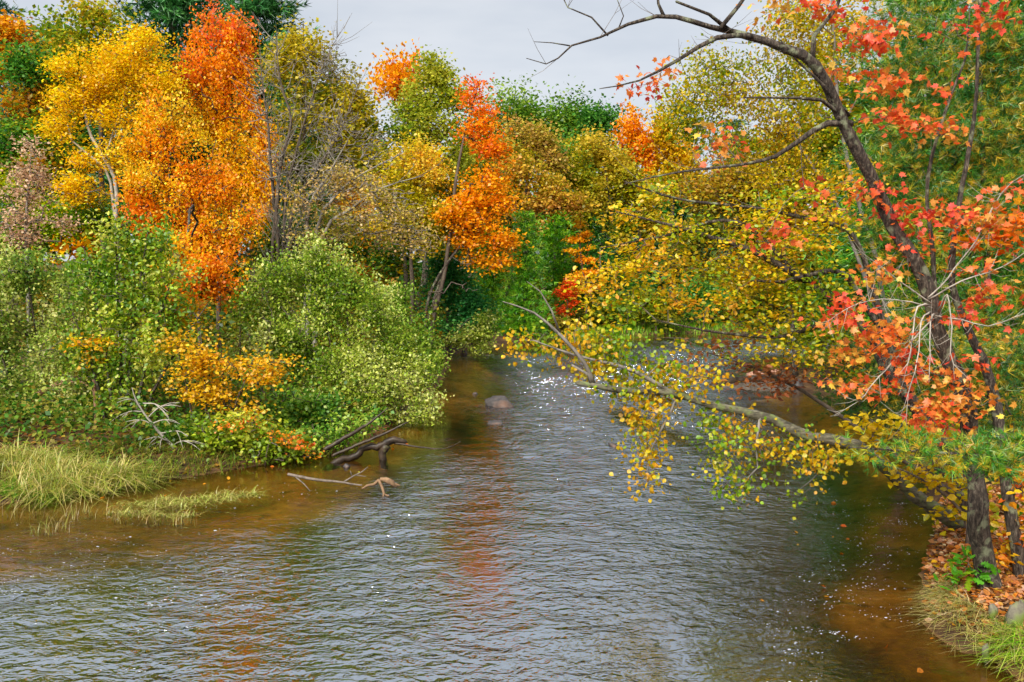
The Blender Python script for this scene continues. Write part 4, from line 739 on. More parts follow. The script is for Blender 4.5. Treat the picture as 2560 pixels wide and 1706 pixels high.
# ------------------------------------------------------------------ right bank: yellow branches, fallen birch, red maple
T('hornbeam_tree', 'leaning tree with broad yellow leaves spread over the river', 'tree', 14, [
    [(2430, 1245, 14.6, 22), (2330, 1080, 14.5, 19), (2230, 920, 14.3, 16), (2120, 790, 14.2, 13), (1990, 690, 14, 10), (1850, 625, 13.9, 7), (1700, 570, 13.8, 4), (1540, 530, 13.7, 1.5)]],
  [(1580, 530, 60, 36), (1560, 690, 70, 50), (1600, 640, 90, 60), (1700, 560, 90, 60), (1480, 720, 50, 30), (1540, 770, 90, 44), (1640, 470, 70, 40), (1680, 720, 100, 60, 0, 0.7), (1800, 640, 100, 70), (1780, 780, 100, 60, 0, 0.5), (1900, 700, 100, 70), (1900, 820, 100, 60, 0, 0.6), (2000, 620, 90, 60), (1990, 760, 90, 60), (1880, 540, 90, 50), (1990, 500, 90, 50), (2090, 460, 60, 40), (2080, 560, 70, 50), (2080, 700, 70, 50), (1700, 860, 80, 36, 0, 0.35), (1830, 900, 80, 36, 0, 0.3), (2000, 870, 80, 50), (2080, 820, 60, 50)], PAL('#6c9018', '#98ae1c', '#c4c020', '#e6c826', '#f2c838', '#ecaa38'), leaf=0.08, cover=0.9, gap=0.4, per=13, spray=0.18, flat=0.4, up=0.9, shape='oval', group=RB, bark=BARK, limb=BARK, twig=BARK_TWIG, twig_keep=1, rmin=0.0045, step=0.22, single=300, limb_thr=0.012, limb_max=16, arch=0.1, down=0.2, side=0.7, side_len=0.6, mat=LEAF_NEAR, bright=0.12,
  limbs=[[(2270, 980, 14.4, 10), (2200, 800, 14.2, 8), (2120, 690, 14.0, 8), (2050, 684, 13.9, 7), (1960, 705, 13.8, 5), (1880, 700, 13.8, 2.5)], [(2230, 920, 14.3, 9), (2150, 620, 14.2, 7), (2060, 560, 14.1, 6), (1900, 520, 14, 4), (1700, 500, 13.9, 3), (1560, 455, 13.8, 1.5)], [(2000, 700, 14, 7), (1850, 560, 14, 5), (1650, 590, 13.9, 3), (1500, 620, 13.9, 1.5)], [(2120, 790, 14.2, 8), (1960, 840, 14, 5), (1800, 830, 13.8, 3.5), (1640, 800, 13.7, 1.5)]])
T('rusty_shrub', 'spray of withered rust brown leaves above the fallen birch', 'shrub', 14.5, [[(2420, 1265, 14.9, 8), (2300, 1180, 14.9, 7), (2150, 1080, 14.8, 6), (2000, 980, 14.7, 4.5), (1880, 920, 14.6, 3), (1760, 880, 14.5, 1.2)]],
  [(1800, 860, 80, 26), (1880, 920, 90, 34), (1780, 940, 80, 26), (1850, 980, 80, 24), (1960, 960, 60, 30), (1720, 900, 50, 20), (2080, 540, 50, 24), (2120, 440, 40, 20)], RUST, leaf=0.11, cover=0.5, per=10, spray=0.18, flat=0.5, shape='oval', aspect=0.7, group=RB, twig_keep=1, rmin=0.004, single=80, mat=LEAF_NEAR)
T('birch_tree', 'fallen birch leaning far over the water, drooping green yellow leaves', 'tree', 13, [
    [(2440, 1345, 13.75, 23), (2365, 1300, 13.6, 20), (2290, 1240, 13.5, 18), (2190, 1170, 13.4, 17), (2074, 1097, 13.3, 16), (1960, 1062, 13.2, 14), (1843, 1028, 13.1, 12), (1718, 1003, 13, 10), (1610, 989, 12.9, 9), (1540, 977, 12.8, 8), (1486, 966, 12.7, 8), (1446, 961, 12.7, 7)]],
  [(1330, 830, 60, 34), (1390, 860, 70, 36), (1450, 810, 70, 44), (1300, 860, 36, 18), (1540, 880, 90, 50), (1650, 900, 90, 50), (1560, 950, 70, 34), (1640, 1000, 90, 44), (1600, 1060, 60, 50), (1620, 1120, 46, 50), (1610, 1180, 20, 26), (1770, 1050, 60, 34), (1850, 1080, 70, 50), (1890, 1150, 60, 44), (1840, 1210, 46, 26), (1980, 1100, 70, 36), (2050, 1140, 60, 36), (2000, 1220, 36, 26), (1795, 1150, 26, 30), (1740, 940, 70, 40), (1470, 900, 60, 30)], PAL('#6c961c', '#94ae1e', '#c0bc20', '#eec428', '#f2ac28'), leaf=0.070, cover=0.8, gap=0.4, per=11, spray=0.15, flat=0.8, up=0.25, droop=0.9, shape='oval', aspect=1.25, group=RB, bark=BARK_BIRCH, limb=BARK_GREY, twig=BARK_TWIG, twig_keep=1, rmin=0.0035, step=0.2, single=300, limb_thr=0.008, limb_max=16, arch=0.05, down=-0.1, side=0.5, side_len=0.4, side_max=0.03, mat=LEAF_NEAR, lump=0.09, sides=10,
  limbs=[[(1700, 1000, 13, 6), (1586, 932, 12.8, 5), (1514, 907, 12.7, 4), (1430, 885, 12.6, 3), (1330, 850, 12.5, 1)], [(1486, 966, 12.7, 6), (1458, 905, 12.6, 5), (1400, 836, 12.5, 4), (1336, 782, 12.4, 2.5), (1257, 754, 12.3, 1)], [(1400, 836, 12.5, 3), (1378, 778, 12.4, 2.5), (1350, 730, 12.4, 1.5), (1318, 705, 12.3, 0.8)], [(1480, 968, 12.7, 6), (1470, 940, 12.6, 4), (1430, 915, 12.6, 2)], [(1690, 1000, 13, 4), (1660, 1060, 12.9, 3), (1630, 1120, 12.9, 2), (1615, 1200, 12.9, 0.8)], [(1900, 1045, 13.1, 4), (1890, 1110, 13, 3), (1895, 1170, 13, 2.4), (1850, 1215, 13, 1)], [(2080, 1100, 13.3, 4), (2060, 1170, 13.2, 2.5), (2000, 1225, 13.2, 1)]])
RM = T('maple_tree', 'red maple with dark arching trunk leaning over the river', 'tree', 10.5, [
    [(2503, 1488, 11.0, 32.3), (2492, 1430, 11.0, 25.6), (2478, 1360, 11.0, 23.8), (2455, 1250, 10.95, 22.8), (2432, 1130, 10.9, 20.9), (2415, 1020, 10.8, 19.9), (2395, 940, 10.8, 19.9), (2368, 860, 10.7, 17.6), (2335, 780, 10.7, 17.6), (2305, 690, 10.7, 17.6), (2270, 600, 10.7, 14.8), (2235, 520, 10.7, 14.8), (2195, 430, 10.6, 14.1), (2150, 340, 10.5, 14.1), (2100, 260, 10.4, 13.3), (2040, 170, 10.3, 11.8), (1960, 125, 10.2, 9.6), (1870, 92, 10.1, 7.4), (1780, 68, 10.0, 5.9), (1690, 42, 9.9, 5.2), (1640, 42, 9.9, 4.4), (1570, 62, 9.8, 3.7), (1500, 95, 9.8, 3.0), (1430, 115, 9.7, 2.2), (1395, 146, 9.7, 1.8), (1365, 160, 9.7, 1.3), (1316, 146, 9.7, 0.7)],
    [(2470, 1470, 11.2, 16.1), (2452, 1380, 11.2, 14.2), (2436, 1270, 11.2, 13.3), (2425, 1150, 11.15, 11.4), (2410, 1020, 11.1, 9.5), (2350, 850, 11.0, 6.7), (2330, 640, 10.9, 5.0), (2318, 446, 10.9, 3.7), (2374, 243, 10.9, 3.0), (2410, 150, 10.9, 2.2), (2425, 20, 10.9, 1.1)]],
  [(2180, 90, 80, 34), (2250, 60, 60, 34), (2090, 170, 40, 26), (2200, 195, 60, 30), (2145, 235, 30, 14), (2235, 300, 45, 36), (2300, 310, 50, 36), (2370, 325, 40, 44), (2385, 220, 36, 26), (2430, 60, 46, 50), (2500, 30, 36, 30), (2060, 20, 50, 20), (1900, 30, 60, 26), (1765, 325, 26, 20), (1830, 365, 60, 30), (1790, 392, 40, 16), (1645, 185, 40, 20), (1590, 215, 40, 14), (2180, 480, 50, 34), (2240, 530, 60, 26), (2330, 540, 60, 36), (2460, 540, 90, 34), (2540, 490, 30, 26), (2090, 500, 44, 26), (2000, 470, 40, 14), (1920, 600, 60, 16), (1960, 570, 40, 16), (2280, 600, 50, 26), (2440, 670, 60, 26), (2210, 690, 60, 34), (2150, 750, 70, 34), (2120, 800, 60, 36), (2220, 830, 80, 44), (2150, 880, 80, 44), (2250, 910, 60, 36), (2100, 960, 40, 34), (2180, 970, 70, 34), (2300, 940, 50, 26), (2400, 960, 60, 26), (2360, 1000, 60, 36), (2345, 1060, 46, 46), (2430, 1000, 46, 18), (2440, 900, 30, 26), (2520, 840, 50, 16), (2400, 800, 36, 26), (2470, 740, 50, 26)], PAL('#ec5644', '#f26640', '#f67640', '#f88a46', '#f8a250', '#f2bc58'), leaf=0.08, cover=0.62, per=6, gap=0.4, spray=0.14, flat=0.45, up=0.5, droop=0.35, shape='maple', group=RB, bark=BARK, limb=BARK, twig=BARK_TWIG, twig_keep=1, rmin=0.0028, step=0.2, single=300, limb_thr=0.008, limb_max=14, arch=0.06, down=0.1, mat=LEAF_NEAR, lump=0.09, sides=14, bright=0.14, side=1.0, side_len=0.5,
  limbs=[[(1880, 92, 10.1, 7), (1790, 95, 10.0, 6), (1700, 150, 9.9, 4.5), (1600, 203, 9.8, 2.5), (1500, 222, 9.7, 1)],
         [(1830, 80, 10.05, 6), (1770, 30, 10.0, 4), (1690, 0, 9.9, 3)], [(1800, 72, 10.0, 6), (1840, 20, 10.0, 5), (1900, -60, 10.0, 3)], [(1660, 42, 9.9, 5), (1645, 10, 9.9, 3.5), (1640, -30, 9.9, 3)],
         [(2130, 310, 10.5, 9), (2070, 305, 10.4, 8), (2000, 345, 10.3, 6.5), (1940, 385, 10.2, 5), (1860, 408, 10.1, 3.5), (1700, 432, 10.0, 2.5), (1560, 460, 9.9, 1)],
         [(2110, 300, 10.5, 6), (2050, 250, 10.3, 4.5), (1990, 245, 10.2, 3), (1860, 245, 10.1, 1.5)], [(2120, 290, 10.5, 6), (2060, 215, 10.3, 4), (1990, 150, 10.2, 2.5), (1950, 100, 10.1, 1.2)],
         [(2030, 165, 10.3, 7), (2035, 90, 10.3, 5), (2090, 20, 10.3, 4), (2110, -40, 10.3, 3)], [(1520, 90, 9.8, 2.6), (1480, 45, 9.8, 2), (1420, 20, 9.8, 1.4), (1400, -20, 9.8, 1)], [(1425, 115, 9.7, 2), (1380, 108, 9.7, 1.4), (1335, 105, 9.7, 0.8)], [(1545, 75, 9.8, 2.2), (1560, 40, 9.8, 1.6), (1540, -10, 9.8, 1.2)]])
# pale drooping branches of the same maple
_pb = [[(2325, 765, 10.6, 7), (2295, 770, 10.4, 5.5), (2285, 850, 10.2, 4), (2270, 910, 10.1, 3), (2250, 935, 10.1, 1.5)], [(2325, 780, 10.6, 6), (2302, 800, 10.3, 4.5), (2290, 900, 10.1, 3.5), (2272, 980, 10.0, 2.5), (2265, 1060, 10.0, 1.2)], [(2335, 785, 10.6, 6), (2324, 810, 10.3, 4.5), (2324, 890, 10.2, 3.5), (2322, 965, 10.1, 1.5)],
       [(2345, 780, 10.6, 6), (2372, 740, 10.3, 4.5), (2382, 850, 10.2, 3.8), (2390, 915, 10.2, 2.8), (2430, 950, 10.1, 1.2)], [(2340, 790, 10.6, 6), (2400, 800, 10.3, 4), (2470, 815, 10.2, 3), (2560, 780, 10.1, 1.5)], [(2320, 750, 10.6, 6), (2400, 700, 10.3, 4.5), (2500, 665, 10.2, 3), (2600, 590, 10.1, 1.5)], [(2330, 770, 10.6, 5), (2240, 745, 10.3, 3.5), (2150, 760, 10.2, 2), (2060, 815, 10.1, 1)], [(2330, 760, 10.6, 5), (2230, 690, 10.4, 3.5), (2180, 650, 10.3, 2), (2130, 610, 10.2, 1)], [(2320, 745, 10.6, 5), (2450, 600, 10.4, 3.5), (2520, 480, 10.3, 2.4), (2600, 420, 10.3, 1.2)], [(2330, 800, 10.6, 5), (2200, 930, 10.3, 3.4), (2150, 990, 10.2, 2), (2090, 1025, 10.1, 1)]]
_r = RNG(); _segs = []
for p in _pb:
    Q = catmull(px_path(p), 0.12); Q[1:, :3] += np.cumsum(_r.standard_normal((len(Q) - 1, 3)) * 0.007, 0); V, f = tube(Q[:, :3], Q[:, 3] * 0.42, 5, 0.03, _r)
    lo = mesh_obj('limb', V, f, BARK_PALE, RM, tuple(RM.location), smooth=True)
    for i in range(2, len(Q) - 1):           # short side twigs
        for s in range(2):
            d = _r.standard_normal(3) * np.array([1, 0.7, 0.8]); d += norm(Q[i + 1, :3] - Q[i, :3]) * 0.8; d = norm(d) * _r.uniform(0.1, 0.42)
            m = Q[i, :3] + d * 0.5 + np.array([0, 0, -0.03]); _segs += [(Q[i, :3], m, 0.0032, 0.0026), (m, Q[i, :3] + d, 0.0026, 0.0014)]
_s = [np.array([q[k] for q in _segs]) for k in range(4)]; V, f = prisms(*_s); tag(mesh_obj('twigs', V, f, BARK_PALE, RM, tuple(RM.location)), kind='stuff')

T('maple_tree', 'slim brown trunk standing close behind the leaning red maple', 'tree', 11.4, [[(2545, 1440, 11.4, 17), (2520, 1300, 11.4, 15), (2500, 1130, 11.4, 14), (2480, 1020, 11.4, 13), (2450, 900, 11.4, 12), (2410, 800, 11.4, 10), (2380, 640, 11.4, 8), (2440, 300, 11.4, 5), (2450, 0, 11.4, 3)]],
  [(2530, 600, 50, 40), (2540, 1170, 30, 30), (2540, 660, 50, 40), (2400, 600, 60, 40), (2520, 560, 60, 40)], PAL('#ec5c28', '#f0802c', '#f0a02c'), leaf=0.1, cover=0.5, per=8, spray=0.15, shape='maple', flat=0.5, group=RB, bark=BARK, twig=BARK_TWIG, twig_keep=1, rmin=0.003, step=0.25, mat=LEAF_NEAR, sides=12)
T('yellow_shrub', 'bright yellow leaved shrub behind the foot of maple trunk', 'shrub', 12.5, [[(2420, 1330, 12.6, 5), (2390, 1270, 12.6, 4), (2320, 1210, 12.5, 3), (2240, 1170, 12.4, 1.5)], [(2430, 1330, 12.6, 5), (2420, 1200, 12.6, 3), (2400, 1080, 12.6, 1.2)]],
  [(2330, 1200, 80, 40), (2250, 1180, 60, 26), (2400, 1180, 60, 50), (2380, 1290, 60, 36), (2330, 1310, 46, 18), (2440, 1240, 50, 50), (2200, 1060, 90, 50), (2300, 1090, 80, 50), (2380, 1060, 60, 40), (2160, 1130, 60, 30)], PAL('#a8a818', '#d0b81c', '#ecc41e', '#f2ca30'), leaf=0.115, cover=0.75, per=10, spray=0.16, shape='oval', flat=0.4, group=RB, bark=BARK_TWIG, twig_keep=1, rmin=0.004, step=0.2, single=150, mat=LEAF_NEAR)
T('yellow_shrub', 'orange and yellow shrub right of the maple trunks', 'shrub', 11.5, [[(2580, 1420, 11.6, 5), (2570, 1300, 11.5, 4), (2560, 1180, 11.5, 2)]],
  [(2545, 1220, 36, 40), (2550, 1290, 40, 40), (2560, 1350, 50, 40), (2530, 1160, 30, 40), (2590, 1200, 50, 60)], PAL('#b8a818', '#ecc01e', '#f09a20', '#ee6c24'), leaf=0.11, cover=1.1, per=10, spray=0.16, shape='oval', group=RB, bark=BARK_TWIG, twig_keep=1, rmin=0.004, step=0.2, single=80, mat=LEAF_NEAR)
T('oak_sapling', 'small green oak sapling at the foot of maple trunk', 'sapling', 11.0, [[(2460, 1500, 10.9, 3), (2445, 1450, 11.0, 2.5), (2420, 1410, 11.0, 1.5)]],
  [(2420, 1410, 40, 22), (2400, 1450, 40, 24), (2440, 1450, 40, 26), (2390, 1490, 40, 20), (2440, 1490, 36, 20), (2470, 1430, 24, 24)], PAL('#2f7a1c', '#4a9a24', '#6cb02c', '#96bc30'), leaf=0.14, cover=0.75, per=7, spray=0.10, shape='oak', flat=0.5, up=0.9, group=RB, bark=BARK_TWIG, twig_keep=1, rmin=0.003, step=0.12, single=120, mat=LEAF_NEAR)
T('yellow_sapling', 'tiny yellow orange seedling just behind the oak sapling', 'sapling', 11.4, [[(2470, 1480, 11.3, 2.5), (2462, 1420, 11.4, 2), (2450, 1380, 11.4, 1)]],
  [(2450, 1400, 30, 16), (2470, 1430, 26, 16), (2375, 1500, 24, 16), (2485, 1470, 24, 16)], PAL('#d8b41c', '#eeb422', '#f08c22'), leaf=0.09, cover=0.9, per=6, spray=0.09, shape='oval', group=RB, bark=BARK_TWIG, twig_keep=1, rmin=0.003, step=0.12, single=40, mat=LEAF_NEAR)
# ------------------------------------------------------------------ grasses, litter, undergrowth
def blades(P, L, wd, bend, cols, r, seg=3, lean=None):
    """curved grass blades: a strip of seg quads each"""
    n = len(P); az = r.random(n) * 2 * math.pi; d = np.stack([np.cos(az), np.sin(az), np.zeros(n)], 1)
    if lean is not None: d = norm(d + lean)
    side = np.cross(d, [0, 0, 1.0]); V = []
    for k in range(seg + 1):
        t = k / seg; ctr = P + d * (L * bend * t * t)[:, None] + np.array([0, 0, 1.0]) * (L * (t - 0.55 * bend * t * t))[:, None]
        wk = wd * (1 - 0.85 * t); V += [ctr - side * wk[:, None], ctr + side * wk[:, None]]
    V = np.stack(V, 1); k = 2 * (seg + 1)
    f = np.array([[2 * i, 2 * i + 1, 2 * i + 3, 2 * i + 2] for i in range(seg)])
    return V.reshape(-1, 3), [(f[None] + (np.arange(n) * k)[:, None, None]).reshape(-1, 4)], np.repeat(cols, k, 0)
def grass_patch(name, label, spots, pal, L, wd, bend, n, kind_cat='grass', group=None, lean=None, water=False, tuss=5):
    r = RNG(); pts = []
    for (px, py, rx, ry, zz) in spots:
        c = G(px, py, zz); q = c[1] / F; m = max(1, int(n * rx * ry / sum(s[2] * s[3] for s in spots) / tuss))
        a = norm(r.standard_normal((m, 2))) * np.sqrt(r.random((m, 1)))
        p = np.stack([c[0] + a[:, 0] * rx * q, c[1] + a[:, 1] * ry * q * 2.2], 1); pts.append(p)
    p = np.repeat(np.concatenate(pts), tuss, 0); p = p + r.standard_normal(p.shape) * 0.03
    z = ground(p[:, 0], p[:, 1]); z = np.maximum(z, -0.02) if water else z
    P = np.column_stack([p, z - 0.01])
    if not water: P = P[sdf(P[:, 0], P[:, 1]) > -0.15]
    Lr = L * r.uniform(0.45, 1.2, len(P)); V, Fs, C = blades(P, Lr, wd * r.uniform(0.6, 1.2, len(P)), bend * r.uniform(0.3, 1.5, len(P)), pick_cols(pal, len(P), 1, r, 0.18), r, lean=lean)
    o = mesh_obj(name, V, Fs, GRASS, cols=C); tag(o, label, kind_cat, group, 'stuff'); return o
STRAW = PAL('#6c8a2e', '#96a03e', '#c0b05e', '#dac68c', '#9ab048')
FRESH = PAL('#4c8a1c', '#6cac28', '#94bc3c', '#b4c45c')
grass_patch('dry_grass', 'tall straw coloured grass clump on the near bank edge', [(140, 1235, 100, 14, 0.1), (250, 1220, 110, 14, 0.15), (110, 1195, 90, 14, 0.3), (310, 1205, 70, 14, 0.25), (200, 1170, 120, 14, 0.4), (60, 1160, 90, 14, 0.4), (330, 1165, 60, 12, 0.4)], STRAW, 0.75, 0.011, 1.35, 4600)
grass_patch('green_grass', 'fresh green grass fringe at the foot of the dry grass', [(220, 1250, 150, 10, 0), (350, 1220, 60, 14, 0.1), (120, 1250, 110, 8, 0), (390, 1225, 60, 14, 0), (450, 1205, 80, 12, 0.1)], FRESH, 0.4, 0.012, 0.9, 3600)
grass_patch('water_grass', 'yellow green grass floating flat in the brown shallows', [(400, 1262, 110, 12, 0), (500, 1250, 110, 10, 0), (590, 1238, 60, 12, 0), (340, 1285, 80, 8, 0), (440, 1290, 60, 6, 0)], PAL('#7c8a34', '#a0a44c', '#b8b468', '#a08a54'), 0.24, 0.009, 1.9, 1500, water=True)
grass_patch('dead_reeds', 'thin dead reed stalks standing in the shallow water', [(120, 1330, 60, 20, 0), (190, 1290, 80, 18, 0), (330, 1300, 60, 14, 0), (440, 1310, 80, 12, 0), (60, 1290, 60, 14, 0)], PAL('#6a5a30', '#9a8450', '#8a8a40'), 0.45, 0.007, 0.8, 240, water=True, tuss=2)
def edge_grass(name, label, pts, n, inl, pal, L, wd, bend, cat='grass'):
    """grass rooted along a bank edge and arching out over the water"""
    r = RNG(); pts = np.array(pts, float); seg = np.diff(pts, axis=0); ln = np.hypot(*seg.T); i = r.choice(len(seg), n, p=ln / ln.sum())
    p = pts[i] + seg[i] * r.random((n, 1)); out = np.column_stack([-seg[i][:, 1], seg[i][:, 0]]) / ln[i][:, None]
    if sdf(pts[0:1, 0] + out[0, 0], pts[0:1, 1] + out[0, 1])[0] > 0: out = -out      # towards the water
    p = p - out * r.uniform(inl[0], inl[1], (n, 1)); P = np.column_stack([p, ground(p[:, 0], p[:, 1]) - 0.01])
    V, Fs, C = blades(P, L * r.uniform(0.4, 1.2, n), wd * r.uniform(0.6, 1.2, n), bend * r.uniform(0.4, 1.5, n), pick_cols(pal, n, 1, r, 0.18), r, lean=np.column_stack([out, np.zeros(n)]) * 0.9)
    tag(mesh_obj(name, V, Fs, GRASS, cols=C), label, cat, None, 'stuff')
NEARBANK = [(6.2, 13.0), (5.6, 11.6), (5.33, 10.9), (5.36, 10.5), (5.5, 10.1), (5.62, 9.6), (5.75, 9.2)]
edge_grass('fringe_grass', 'dry hanging grass fringe over the undercut leafy bank', NEARBANK[1:], 1500, (-0.02, 0.3), PAL('#7c7a34', '#a89a58', '#c0b078', '#8a9a3c', '#c8bc8a'), 0.24, 0.006, 1.5)
edge_grass('bank_grass', 'long arching green grass at the corner of the bank', [(5.52, 10.0), (5.62, 9.6), (5.75, 9.2)], 420, (0.0, 0.25), PAL('#5c9a20', '#7cb42c', '#a4c43c', '#c4c85c'), 0.34, 0.007, 1.3)
edge_grass('far_grass', 'bright green grass strip along the far bank', [(1.5, 56), (6, 60), (14, 63.5), (24, 65)], 2600, (-0.2, 2.0), FRESH, 0.7, 0.03, 0.5)
edge_grass('shore_weeds', 'mixed green and straw weeds along the shrub shore', [(-10.4, 16.4), (-8.3, 17.8), (-7.0, 19.1), (-5.7, 20.2), (-4.6, 21.3), (-3.7, 23.4)], 4200, (-0.1, 2.4), PAL('#5a7a28', '#7a8a34', '#a89c4c', '#6c9a30', '#8a6a38'), 0.45, 0.014, 0.9)

def scatter_leaves(name, label, n, xr, yr, smin, pal, leaf, shape='oval', lift=0.03, cat='leaf litter', zfun=None, smax=99):
    r = RNG(); x = r.uniform(*xr, n * 3); y = r.uniform(*yr, n * 3); s = sdf(x, y); m = (s > smin) & (s < smax); x, y = x[m][:n], y[m][:n]
    z = ground(x, y) if zfun is None else zfun(x, y)
    P = np.column_stack([x, y, z + lift * r.random(len(x)) + 0.012])
    ax = r.standard_normal((len(P), 3)); ax[:, 2] *= 0.25
    V, Fs, C, _f = leaf_arrays(P, leaf * r.uniform(0.45, 1.4, len(P)), pick_cols(pal, len(P), 1, r, 0.25), shape, r, 1.0, 0, ax)
    o = mesh_obj(name, V, Fs, LEAF_NEAR, cols=C); tag(o, label, cat, None, 'stuff')
LITTER = PAL('#5c3a20', '#9a5e2c', '#c8823c', '#dca46c', '#e0bc9c', '#d87c34', '#c8a040')
scatter_leaves('fallen_leaves', 'carpet of orange and pink fallen leaves on the near bank', 16000, (5.2, 9), (7.5, 16), 0.0, LITTER, 0.085, 'oval')
scatter_leaves('fallen_leaves', 'brown fallen leaves under the shrubs of the opposite bank', 9000, (-14, -2), (17, 34), 0.05, PAL('#5c3a1c', '#8a5a28', '#a87838', '#6a6a24'), 0.12, 'kite')
def undergrowth(name, label, n, xr, yr, hmax, pal, leaf, smin=0.6):
    r = RNG(); x = r.uniform(*xr, n * 3); y = r.uniform(*yr, n * 3); m = sdf(x, y) > smin; x, y = x[m][:n], y[m][:n]
    hgt = hmax * np.clip(fbm(x * 0.5, y * 0.5) * 1.7, 0.1, 1.4)
    per = 9; P = np.repeat(np.column_stack([x, y, ground(x, y)]), per, 0); P[:, 2] += r.random(len(P)) * np.repeat(hgt, per); P[:, :2] += r.standard_normal((len(P), 2)) * 0.25
    V, Fs, C, _f = leaf_arrays(P, leaf * r.uniform(0.7, 1.3, len(P)), pick_cols(pal, len(x), per, r, 0.2), 'kite', r, 0.8)
    o = mesh_obj(name, V, Fs, LEAF, cols=C); tag(o, label, 'undergrowth', None, 'stuff')
undergrowth('undergrowth', 'low mixed green undergrowth beneath the bank shrubs', 3000, (-17, -2.5), (19, 34), 1.3, PAL('#2f5a1c', '#4c7a28', '#7c8a34', '#8a7a34'), 0.13, 1.0)
undergrowth('undergrowth', 'shaded forest undergrowth between the trees behind shrubs', 4500, (-40, -3), (36, 62), 3.4, PAL('#2c4c18', '#4c6a20', '#7c7a28', '#a8842c'), 0.24)
undergrowth('undergrowth', 'forest undergrowth on the far side of the bend', 3500, (-3, 60), (60, 92), 2.4, PAL('#24481a', '#3f641e', '#6a7424', '#8a7c2c'), 0.32)
undergrowth('undergrowth', 'green and yellow undergrowth behind the leaning maple', 2200, (6.5, 22), (13.5, 40), 1.0, PAL('#3c6a1c', '#6a8424', '#a8982c', '#c88c2c'), 0.15, 0.7)

# ------------------------------------------------------------------ rocks
def rock(name, label, px, py, wpx, hpx, mat, z=0.0, depth=1.1, seed=0, group=None, sink=0.35, rot=0.0, cat='boulder', zbase=None):
    r = np.random.default_rng(seed + 5); c = G(px, py, z); q = c[1] / F; a, b = wpx * q / 2, hpx * q
    nu, nv = 20, 12; V = []
    th = np.linspace(0, 2 * math.pi, nu, endpoint=False); ph = np.linspace(-math.pi / 2, math.pi / 2, nv)
    planes = norm(r.standard_normal((9, 3))); pd = r.uniform(0.5, 0.85, 9)
    for p in ph:
        for t in th:
            d = np.array([math.cos(p) * math.cos(t), math.cos(p) * math.sin(t), math.sin(p)]); dot = planes @ d
            k = np.min(np.where(dot > 0.05, pd / np.maximum(dot, 0.05), 1.0).clip(0, 1.0)); V.append(d * k * (1 + 0.05 * r.standard_normal()))
    V = np.array(V); V[:nu] = V[:nu].mean(0); V[-nu:] = V[-nu:].mean(0)
    top = V[:, 2].max(); V = V * np.array([a, a * depth, b / (top * (1 - sink * 0.5))]); V[:, 2] -= b * sink * 0.4
    cr, sr = math.cos(rot), math.sin(rot); V = np.column_stack([V[:, 0] * cr - V[:, 1] * sr, V[:, 0] * sr + V[:, 1] * cr, V[:, 2]]) + c
    i = np.arange(nv - 1)[:, None] * nu; j = np.arange(nu)[None]; f = np.stack([i + j, i + (j + 1) % nu, i + nu + (j + 1) % nu, i + nu + j], -1).reshape(-1, 4)
    o = mesh_obj(name, V, [f], mat, origin=tuple(c), smooth=True); tag(o, label, cat, group)
    return o
RV = 'rocks standing in the river'
rock('boulder', 'largest grey brown boulder standing alone in midstream', 1250, 1014, 84, 21, ROCK, seed=21, group=RV)
rock('boulder', 'small rock just downstream of the midstream boulder', 1238, 1060, 38, 8, ROCK, seed=4, group=RV, cat='rock')
rock('boulder', 'tiny rock just upstream of the midstream boulder', 1188, 985, 16, 4, ROCK, seed=5, group=RV, cat='rock')
rock('boulder', 'low dark rock in the ripples under hanging birch leaves', 1533, 1115, 34, 9, ROCK, seed=6, group=RV, cat='rock')
rock('boulder', 'nearly drowned rock left of the yellow hanging spray', 1816, 1160, 34, 5, ROCK, seed=7, group=RV, cat='rock')
rock('boulder', 'rounded boulder near the gravel bar behind yellow leaves', 2000, 972, 44, 24, ROCK, seed=8, group=RV)
rock('boulder', 'flat rock behind the bare birch stub', 1475, 922, 44, 12, ROCK, seed=9, group=RV, cat='rock')
rock('boulder', 'dark shoreline rock below the dense green shrub', 1160, 886, 28, 12, ROCK, seed=10, group=RV, cat='rock')
rock('boulder', 'reddish shoreline rock next to dark one below green shrub', 1196, 880, 20, 7, ROCK, seed=11, group=RV, cat='rock')
rock('boulder', 'pale stone under the arched dead trunk', 867, 1168, 20, 9, ROCK, seed=12, group=RV, cat='rock')
rock('boulder', 'mossy pale boulder on the leafy bank by picture edge', 2545, 1545, 62, 48, ROCK_MOSS, z=0.48, seed=13, sink=0.5)
rock('boulder', 'small grey stone among fallen leaves near the maple foot', 2484, 1530, 24, 18, ROCK_MOSS, z=0.45, seed=14, sink=0.5, cat='rock')
rock('boulder', 'grey stone set in the undercut edge of the leafy bank', 2463, 1632, 24, 24, ROCK_MOSS, z=0.12, seed=15, sink=0.5, cat='rock')

